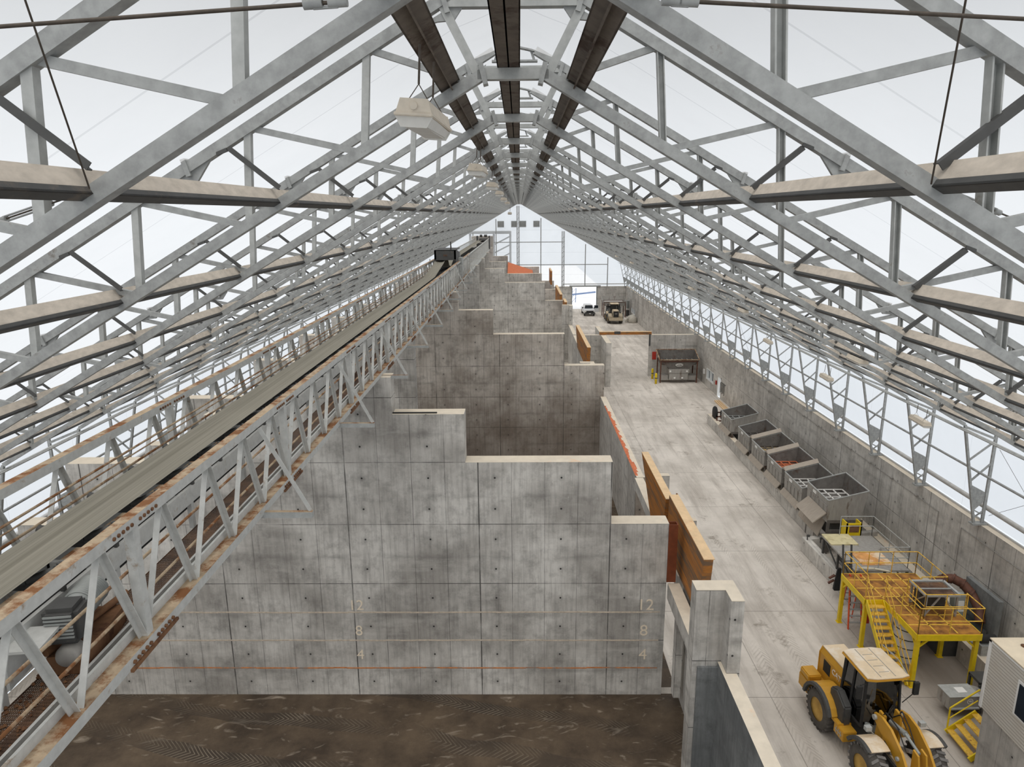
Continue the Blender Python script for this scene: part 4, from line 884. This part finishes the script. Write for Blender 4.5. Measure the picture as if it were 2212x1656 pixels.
# ------------------------------------------------------------------ wheel loader
def make_loader(label, loc, rz):
    t = thing('wheel_loader', label, 'loader', loc, rz)
    b = MB(); q = [(-.52, 1.0), (.52, 1.0), (.52, 2.15), (.42, 2.36), (-.42, 2.36), (-.52, 2.15)]
    b.ext((0, 1.1, 0), (0, 2.85, 0), [(-x, z) for x, z in q][::1], (0, 0, 1), prof2=[(-x * .97, z * .985) for x, z in q]); hood = b.build('engine_hood', m_cat, t, bevel=.03)
    MB().box(-.42, .42, 1.12, 2.82, 2.335, 2.375).build('dusty_top', m_catdust, hood)
    b = MB()
    for s in (-1, 1):
        b.box(min(s * .525, s * .5), max(s * .525, s * .5), 2.05, 2.5, 1.55, 2.02)
    b.box(-.45, .45, 2.83, 2.88, 1.2, 2.2); b.build('grille', m_black, hood)
    for s in (-1, 1): text('brand_lettering', 'CAT', .3, m_logow, hood, (s * .53, 1.62, 1.92), (R(90), 0, s * R(90)), .008)
    text('brand_lettering', 'CAT', .22, m_logow, hood, (0, 2.89, 1.8), (R(90), 0, pi), .008)
    b = MB(); b.box(-1.15, 1.15, 2.35, 3.05, .62, 1.18).box(-1.15, -.62, 2.35, 3.0, 1.18, 1.42).box(.62, 1.15, 2.35, 3.0, 1.18, 1.42); b.build('counterweight', m_cat, t, bevel=.04)
    b = MB(); b.box(-.45, .45, -.2, 2.6, .55, 1.1).box(-.38, .38, -2.3, -.2, .5, 1.0); b.build('chassis', m_dgrey, t)
    # cab
    cy0, cy1, cz0, cz1, cx = -.28, 1.05, 1.35, 3.2, .68
    b = MB(); P = lambda x, y, z: (x * (1 - .07 * (z - cz0)), y + (.12 * (z - cz0) if y < 0 else 0) * .5, z)
    for x in (-cx, cx):
        for y in (cy0, .45, cy1): b.bar(P(x, y, cz0), P(x, y, cz1), .07, .08)
        b.bar(P(x, cy0, cz0), P(x, cy1, cz0), .07)
    b.bar(P(-cx, cy0, cz0), P(cx, cy0, cz0), .08).bar(P(-cx, cy0, cz1), P(cx, cy0, cz1), .08).box(-.64, .64, .95, 1.08, 1.35, 3.15); b.build('cab_frame', m_black, t)
    b = MB(); b.add([P(-cx, cy0, 1.55), P(-.35, cy0 - .17, 1.5), P(.35, cy0 - .17, 1.5), P(cx, cy0, 1.55), P(-cx, cy0, cz1), P(-.35, cy0 - .1, cz1), P(.35, cy0 - .1, cz1), P(cx, cy0, cz1)], [(0, 1, 5, 4), (1, 2, 6, 5), (2, 3, 7, 6)]); b.build('windscreen', m_glass, t)
    for x in (-cx, cx): MB().add([P(x, cy0, 1.4), P(x, cy1, 1.4), P(x, cy1, 3.15), P(x, cy0, 3.15)], [(0, 1, 2, 3)]).build('side_glass', m_glass, t)
    rp = [(-.78, -.42), (-.45, -.5), (.45, -.5), (.78, -.42), (.74, 1.15), (.4, 1.25), (-.4, 1.25), (-.74, 1.15)]
    rf = MB().prism(rp, 'z', 3.2, 3.3).build('cab_roof', m_cat, t, bevel=.03); MB().prism([(x * .95, y * .97) for x, y in rp], 'z', 3.3, 3.335).build('dusty_top', m_catdust, rf)
    b = MB(); b.box(-.27, -.25, -.4, 1.15, 3.335, 3.345).box(.25, .27, -.4, 1.15, 3.335, 3.345)
    for k in range(4): b.box(-.18, .18, -.15 + k * .32, -.135 + k * .32, 3.335, 3.345)
    b.build('roof_rib', m_stain, rf)
    b = MB(); b.box(-.25, .25, .35, .55, 1.9, 2.55).box(-.25, .25, .0, .55, 1.65, 1.9).cyl((0, -.25, 1.6), (0, -.1, 2.15), .03).rev([(.16, 0), (.18, .02), (.16, .04)], (0, -.12, 2.15), 'z', 16); b.build('seat', m_dgrey, t)
    b = MB(); b.prism([(-.6, 1.55), (.6, 1.55), (.5, 1.15), (-.5, 1.15)], 'y', -.42, -.3); b.build('cowl', m_greypaint, t, bevel=.03); MB().bar((-.05, -.5, 1.55), (.3, -.4, 2.2), .03).build('wiper', m_black, t)
    b = MB(); b.prism([(.2, .95), (1.15, .95), (1.15, 1.9), (.75, 2.05), (.2, 1.7)], 'x', -1.02, -.72); b.build('side_tank', m_dgrey, t, bevel=.05)
    b = MB(); b.prism([(.2, .95), (1.15, .95), (1.15, 1.9), (.75, 2.05), (.2, 1.7)], 'x', .72, 1.02); b.build('side_tank', m_dgrey, t, bevel=.05)
    for s in (-1, 1):
        a, c = sorted((s * .68, s * 1.18)); b = MB(); b.box(a, c, -.15, .45, .62, 1.0).box(a, c, .2, .65, .95, 1.06); o = b.build('step_box', m_cat, t, bevel=.02)
        b = MB(); x = s * 1.185
        for k in range(3): b.box(min(x, x + s * .01), max(x, x + s * .01), .0 + k * .13, .03 + k * .13, .7, .92)
        b.box(min(x, x + s * .01), max(x, x + s * .01), -.05, .35, .8, .83).build('tread_cutout', m_galv_side, o)
        for y, nm, m1 in ((1.4, 'rear_fender', m_cat), (-1.4, 'front_fender', m_catdust)):
            a, c = sorted((s * .6, s * 1.3)); n = 9; r = .9
            ang = [R(8 + 150 * k / n) if y > 0 else R(30 + 82 * k / n) for k in range(n + 1)]
            b = MB(); 
            for k in range(n):
                p1, p2 = ang[k], ang[k + 1]
                b.prism([(y + r * cos(p1), .75 + r * sin(p1)), (y + r * cos(p2), .75 + r * sin(p2)), (y + (r + .05) * cos(p2), .75 + (r + .05) * sin(p2)), (y + (r + .05) * cos(p1), .75 + (r + .05) * sin(p1))], 'x', a, c if s < 0 else c)
            fo = b.build(nm, m1, t)
            b = MB(); a2, c2 = sorted((s * 1.24, s * 1.36))
            for k in range(n):
                p1, p2 = ang[k], ang[k + 1]; b.prism([(y + (r - .06) * cos(p1), .75 + (r - .06) * sin(p1)), (y + (r - .06) * cos(p2), .75 + (r - .06) * sin(p2)), (y + (r + .06) * cos(p2), .75 + (r + .06) * sin(p2)), (y + (r + .06) * cos(p1), .75 + (r + .06) * sin(p1))], 'x', a2, c2)
            b.build('rubber_flare', m_dgrey, fo)
            # wheel
            cx_ = s * 1.02; wd = .27
            tyre = MB().rev([(.42, -wd), (.62, -wd - .02), (.72, -wd + .04), (.745, 0), (.72, wd - .04), (.62, wd + .02), (.42, wd)], (cx_, y, .75), 'x', 40).build('wheel', m_tyre, t)
            b = MB(); N = 22
            for k in range(N):
                for h_, sg in ((0, 1), (.5, -1)):
                    an = 2 * pi * (k + h_) / N; c0, s0 = cos(an), sin(an); an2 = an + .11; c1_, s1_ = cos(an2), sin(an2)
                    xs_ = (0, sg * (wd - .01)); w2 = .045
                    vs = []
                    for (xx, ca, sa) in ((xs_[0], c0, s0), (xs_[1], c1_, s1_)):
                        tx, tz = -sa, ca
                        for rr in (.70, .775):
                            for d_ in (-w2, w2): vs.append((cx_ + xx, y + rr * ca + tx * d_, .75 + rr * sa + tz * d_))
                    b.add(vs, [(0, 1, 3, 2), (4, 6, 7, 5), (0, 2, 6, 4), (1, 5, 7, 3), (2, 3, 7, 6), (0, 4, 5, 1)])
            b.build('tread_block', m_tread if y < 0 else m_tyre, tyre, kind='stuff')
            b = MB(); o_ = s * wd; b.rev([(.0, o_ * .35), (.16, o_ * .35), (.18, o_ * .3), (.33, o_ * .55), (.43, o_ * .95), (.42, o_ * .4)], (cx_, y, .75), 'x', 28); b.build('rim', m_rim, tyre)
        a_pts = [(-.75, 2.05), (-1.35, 2.1), (-1.95, 1.75), (-2.55, 1.05), (-3.05, .55)]
        # lift arm plate outline
        out = [(-.62, 2.18), (-1.0, 2.28), (-1.5, 2.2), (-2.1, 1.85), (-2.6, 1.3), (-3.15, .65), (-3.15, .4), (-2.9, .4), (-2.35, .95), (-1.9, 1.35), (-1.4, 1.6), (-1.0, 1.75), (-.62, 1.95)]
        a, c = sorted((s * .42, s * .5)); arm = MB().prism(out, 'x', a, c).build('lift_arm', m_cat, t)
        MB().cyl((s * .38, -.72, 2.07), (s * .58, -.72, 2.07), .09, 14).cyl((s * .38, -2.0, 1.55), (s * .56, -2.0, 1.55), .07, 12).build('pivot_pin', m_galv_side, arm)
        MB().cyl((s * .3, -.9, .95), (s * .33, -1.5, 1.3), .07, 12).cyl((s * .33, -1.5, 1.3), (s * .36, -2.0, 1.55), .04, 10).build('lift_cylinder', m_stain, t)
        b = MB(); b.prism([(-.5, .8), (-.95, .8), (-.9, 2.2), (-.6, 2.22)], 'x', min(s * .24, s * .32), max(s * .24, s * .32)); b.build('front_tower', m_cat, t)
        b = MB(); b.tube([(s * .3, -.6, 1.9), (s * .28, -.9, 2.35), (s * .2, -1.4, 2.2), (s * .18, -1.9, 1.7)], .02, 6).tube([(s * .22, -.6, 1.9), (s * .2, -.95, 2.28), (s * .12, -1.4, 2.1)], .018, 6); b.build('hydraulic_hose', m_black, t)
        b = MB(); b.cyl((s * .6, -.95, 1.55), (s * .95, -1.0, 1.9), .02, 6).box(min(s * .85, s * 1.05), max(s * .85, s * 1.05), -1.1, -.95, 1.85, 2.0); b.build('work_light', m_galv_side, t)
        b = MB(); b.cyl((s * .66, -.3, 3.05), (s * .98, -.42, 3.1), .015, 6).box(min(s * .92, s * 1.1), max(s * .92, s * 1.1), -.5, -.4, 2.62, 3.08).cyl((s * .7, -.3, 2.2), (s * 1.0, -.45, 2.7), .015, 6); b.build('mirror', m_black, t)
    MB().cyl((0, -.8, 1.9), (0, -1.55, 2.05), .085, 14).cyl((0, -1.55, 2.05), (0, -2.25, 1.9), .05, 12).build('tilt_cylinder', m_greypaint, t)
    b = MB()
    for x in (-.16, .1): b.prism([(-2.15, 2.0), (-2.4, 1.95), (-2.55, 1.3), (-2.45, .75), (-2.25, .75), (-2.15, 1.3)], 'x', x, x + .06)
    b.build('tilt_lever', m_cat, t); MB().cyl((-.5, -2.3, 1.25), (.5, -2.3, 1.25), .14, 18).build('cross_tube', m_catdust, t)
    MB().box(-.3, .3, -2.2, -.95, .85, 1.1).build('front_frame', m_catdust, t)
    MB().cyl((-.95 + .3, -1.4, .75), (.65, -1.4, .75), .16, 12).cyl((-.65, 1.4, .75), (.65, 1.4, .75), .16, 12).build('axle', m_dgrey, t)
    MB().tube([(-.25, 1.35, 2.35), (-.25, 1.35, 2.75), (-.22, 1.28, 2.95)], .075, 12).build('exhaust_stack', m_dgrey, t)
    b = MB(); b.tube([(.72, -.35, 3.32), (.74, .2, 3.5), (.74, 1.1, 3.48)], .015, 6); b.build('roof_rail', m_galv, t)
    b = MB(); b.prism([(-3.0, .15), (-3.1, .95), (-3.35, 1.05), (-3.2, .3), (-3.9, .1), (-3.9, .05), (-3.1, .05)], 'x', -1.3, 1.3); b.build('bucket', m_stain_dk, t)
    return t
ld = make_loader('yellow wheel loader with dusty cab roof in the right foreground', (12.27, 20.85, 0), R(6))
m_dustgrey = simple('dust_coated_loader_paint', (178, 166, 144), .85, 0, .12, 3, dirt=(150, 128, 86), damt=.6)
l2 = dup(ld, (16.5, 121.6, 0), pi, label='dusty wheel loader seen from behind near the far doorway')

for ch in l2.children:                          # the far machine is coated in pale dust
    for o in [ch] + list(ch.children):
        for sl in o.material_slots:
            if sl.material == m_cat: sl.link = 'OBJECT'; sl.material = m_dustgrey
# ------------------------------------------------------------------ far end of the aisle
t = thing('pickup_truck', 'white pickup truck parked at the far doorway with a door open', 'truck', (12.9, 131.3, 0), R(2))
b = MB(); b.ext((0, -2.7, 0), (0, 2.8, 0), [(-.98, .45), (.98, .45), (.98, 1.1), (.9, 1.2), (-.9, 1.2), (-.98, 1.1)]); b.build('body', m_paintw, t, bevel=.04)
b = MB(); b.ext((0, -.95, 1.2), (0, 1.6, 1.2), [(-.85, 0), (.85, 0), (.68, .68), (-.68, .68)]); b.build('cab', m_paintw, t, bevel=.06); MB().add([(-.78, -1.0, 1.25), (.78, -1.0, 1.25), (.64, -.98, 1.82), (-.64, -.98, 1.82)], [(0, 1, 2, 3)]).build('windscreen', m_dglass, t)
MB().box(-.88, .88, -2.76, -2.68, .62, 1.02).build('grille', m_black, t); MB().box(-1.0, 1.0, -2.86, -2.7, .38, .64).build('bumper', m_dgrey, t); MB().box(-.16, .16, -2.88, -2.85, .45, .58).build('number_plate', m_winwhite, t)
for s in (-1, 1):
    MB().box(min(s * .66, s * .94), max(s * .66, s * .94), -2.78, -2.7, .8, 1.0).build('headlight', m_lens, t)
    for y in (-1.8, 1.8): MB().rev([(0, -.13), (.2, -.13), (.39, -.12), (.39, .12), (.2, .13), (0, .13)], (s * .86, y, .39), 'x', 20).build('wheel', m_black, t)
    MB().box(min(s * 1.0, s * 1.22), max(s * 1.0, s * 1.22), -.9, -.8, 1.25, 1.5).build('mirror', m_black, t)
d = MB().box(.98, 1.95, -.6, -.52, .5, 1.2).bar((1.0, -.56, 1.2), (1.25, -.56, 1.8), .06).bar((1.25, -.56, 1.8), (1.85, -.56, 1.8), .06).bar((1.85, -.56, 1.8), (1.93, -.56, 1.2), .06).build('door', m_paintw, t); MB().box(1.05, 1.85, -.57, -.55, 1.22, 1.76).build('door_glass', m_dglass, d)
t = thing('framed_hopper', 'red framed grey hopper in the far right corner', 'hopper', (17.3, 128.2, 0))
b = MB()
for x in (-2.0, 1.95):
    for y in (-1.2, 1.3): b.box(x, x + .14, y, y + .14, 0, 2.75)
b.box(-2.05, 2.1, -1.25, -1.1, 2.7, 2.85).box(-2.05, 2.1, 1.3, 1.45, 2.7, 2.85); b.build('steel_frame', m_redhose, t)
def tub(b, x0, x1, y0, y1, z0, z1, dz=0, sl=.0):
    th = .05
    b.add([(x0, y0, z1), (x1, y0, z1), (x1, y1, z1 + dz), (x0, y1, z1 + dz), (x0 + sl, y0 + sl, z0), (x1 - sl, y0 + sl, z0), (x1 - sl, y1 - sl, z0), (x0 + sl, y1 - sl, z0), (x0 + th, y0 + th, z1), (x1 - th, y0 + th, z1), (x1 - th, y1 - th, z1 + dz), (x0 + th, y1 - th, z1 + dz), (x0 + sl + th, y0 + sl + th, z0 + th), (x1 - sl - th, y0 + sl + th, z0 + th), (x1 - sl - th, y1 - sl - th, z0 + th), (x0 + sl + th, y1 - sl - th, z0 + th)],
          [(0, 1, 5, 4), (1, 2, 6, 5), (2, 3, 7, 6), (3, 0, 4, 7), (4, 5, 6, 7), (8, 9, 13, 12), (9, 10, 14, 13), (10, 11, 15, 14), (11, 8, 12, 15), (12, 13, 14, 15), (0, 1, 9, 8), (1, 2, 10, 9), (2, 3, 11, 10), (3, 0, 8, 11)])
b = MB(); tub(b, -2.1, 2.15, -1.3, 1.5, 2.1, 2.95, .7, .25); b.build('tub', m_stain, t); MB().box(-1.7, 1.7, -.9, 1.0, 2.7, 2.78).build('product', m_salt, t)
MB().box(-1.3, 1.2, -.8, .8, .7, 1.9).cyl((-1.2, -1.0, 1.4), (-.6, -1.0, 1.4), .35, 14).build('gearbox', m_dgrey, t)
t = thing('bulk_bag', 'slumped pale bulk bag against the right wall', 'bag', (19.6, 120.9, 0))
b = MB(); ring = [(0, .78, .45), (.35, .82, .6), (.9, .7, .52), (1.2, .5, .38), (1.32, .2, .15)]; vs = []; n = 16
for z, rx, ry in ring:
    for i in range(n): a = 2 * pi * i / n; k = 1 + .12 * sin(3 * a + z * 4); sg = lambda v: math.copysign(abs(v) ** .6, v); vs.append((rx * sg(cos(a)) * k * .95, ry * 1.6 * sg(sin(a)) * k, z + .05 * sin(2 * a)))
fs = [(j * n + i, j * n + (i + 1) % n, (j + 1) * n + (i + 1) % n, (j + 1) * n + i) for j in range(len(ring) - 1) for i in range(n)] + [tuple(range(len(vs) - n, len(vs)))]
b.add(vs, fs, 0, True); b.build('sack', m_sack, t); MB().tube([(-.6, 0, 1.1), (-.9, -.4, .6), (-1.2, -.3, .12)], .12, 8).build('spout', m_sack, t)
# wall cabinets near the far window and bollards
tag(MB().box(20.1, 20.46, 130.2, 131.4, 1.2, 2.6).build('wall_cabinet', m_greypaint), 'pale cabinet on the wall left of the far window', 'cabinet')
tag(MB().cyl((20.0, 128.7, 0), (20.0, 128.7, 1.1), .32, 16).build('drum', m_dgrey), 'dark drum by the wall below the far window', 'drum')
tag(MB().box(20.3, 20.46, 75.2, 75.5, 1.2, 1.7).build('fuse_box', m_winwhite), 'small pale fuse box left of the two pane window', 'box')
tag(MB().box(20.36, 20.46, 70.45, 70.7, 1.1, 1.55).build('fire_extinguisher', m_redpaint, bevel=.03), 'red fire extinguisher beside the side door', 'extinguisher')
b = MB()
b.box(20.4, 20.45, 67.4, 68.9, 1.75, 1.8)
for k in range(5): b.cyl((20.36, 67.5 + .33 * k, 1.75), (20.36, 67.5 + .33 * k, .7 + .15 * (k % 2)), .03, 6)
tag(b.build('tool_rack', m_dgrey), 'rack of hanging tools right of the side door', 'rack')
for x, y, l in ((15.2, 78.0, 'yellow bollard nearest the cross wall'), (15.15, 75.6, 'yellow bollard standing in front of the other, by the framed spreader')):
    t = thing('bollard', l, 'bollard', (x, y, 0), group='yellow bollards'); MB().rev([(0, 0), (.13, 0), (.13, 1.1), (.09, 1.2), (0, 1.22)], (0, 0, 0), 'z', 16).build('post', m_yellow, t); MB().rev([(.135, .6), (.137, .7)], (0, 0, 0), 'z', 16).build('band', m_dgrey, t)
tag(MB().box(15.35, 15.8, 79.3, 79.39, 2.0, 2.9).build('red_sign', m_redpaint), 'red panel on the cross wall above the bollards', 'sign')
t = thing('spreader_hopper', 'brown framed spreader hopper with oval PAT badge in front of the cross wall', 'hopper', (17.75, 76.7, 0))
b = MB()
for x in (-2.1, 1.95):
    for y in (-.75, 1.2): b.box(x, x + .12, y, y + .12, 0, 2.5)
b.box(-2.15, 2.12, -.8, -.68, 2.4, 2.5); b.build('steel_frame', m_redhose, t)
b = MB(); tub(b, -2.2, 2.2, -.8, 1.5, 2.0, 2.62, .75, .3); b.build('tub', m_stain_dk, t)
b = MB(); ps = [(-2.2, -.8, 2.64), (2.2, -.8, 2.64), (2.2, 1.5, 3.39), (-2.2, 1.5, 3.39), (-2.2, -.8, 2.64)]
for p, q in zip(ps, ps[1:]): b.bar(p, q, .08)
b.build('rim', m_rustgalv, t)
b = MB()
for k in range(7): b.box(-1.7 + k * .57, -1.66 + k * .57, -.5, .9, 2.42, 2.46)
b.build('screen_bar', m_galv_side, t)
MB().prism([(-1.9, 2.35), (1.9, 2.35), (1.0, 1.55), (-1.0, 1.55)], 'y', -.72, .8).build('cone', m_stain_dk, t)
b = MB(); b.box(-1.15, 1.1, -.95, .2, 1.15, 1.6).box(-1.1, 1.0, -.9, .2, .4, 1.12).box(-2.1, -1.15, -.6, .6, .3, .85).box(1.1, 2.1, -.6, .6, .3, .8); b.build('gearbox_cover', m_stain, t)
b = MB()
for x, z in ((-1.0, 1.38), (.85, 1.38), (-.5, .62), (.35, .62)): b.box(x - .09, x + .09, -.97, -.9, z - .09, z + .09)
b.build('reflector', m_winwhite, t)
b = MB(); b.add([(.42 * cos(a * pi / 12), -.76, 2.05 + .17 * sin(a * pi / 12)) for a in range(24)] + [(.36 * cos(a * pi / 12), -.77, 2.05 + .12 * sin(a * pi / 12)) for a in range(24)], [(i, (i + 1) % 24, 24 + (i + 1) % 24, 24 + i) for i in range(24)]); b.build('oval_badge', m_logow, t)
text('badge_text', 'PAT', .26, m_logow, t, (0, -.78, 2.05), (R(90), 0, 0), sx=1.2)
# conduits on the right wall
def conduit(pts, label): tag(MB().tube([(20.46, y, z) for y, z in pts], .018, 6).build('wall_conduit', m_stain), label, 'pipe', 'conduits on the right wall')
conduit([(60, 4.25), (31.8, 4.2), (31.8, 1.4)], 'long thin conduit near the top of the right wall behind the hoppers')
conduit([(30.0, 2.0), (30.0, 4.2), (22.5, 4.15)], 'thin conduit loop on the right wall above the yellow platform')
b = MB()
for k in range(11): b.box(20.36, 20.48, 58 - k * 2.44, 58.2 - k * 2.44, 4.2, 4.28)
tag(b.build('pipe_clip', m_stain), 'row of small clips holding the conduit on the right wall', 'clip', kind='stuff')
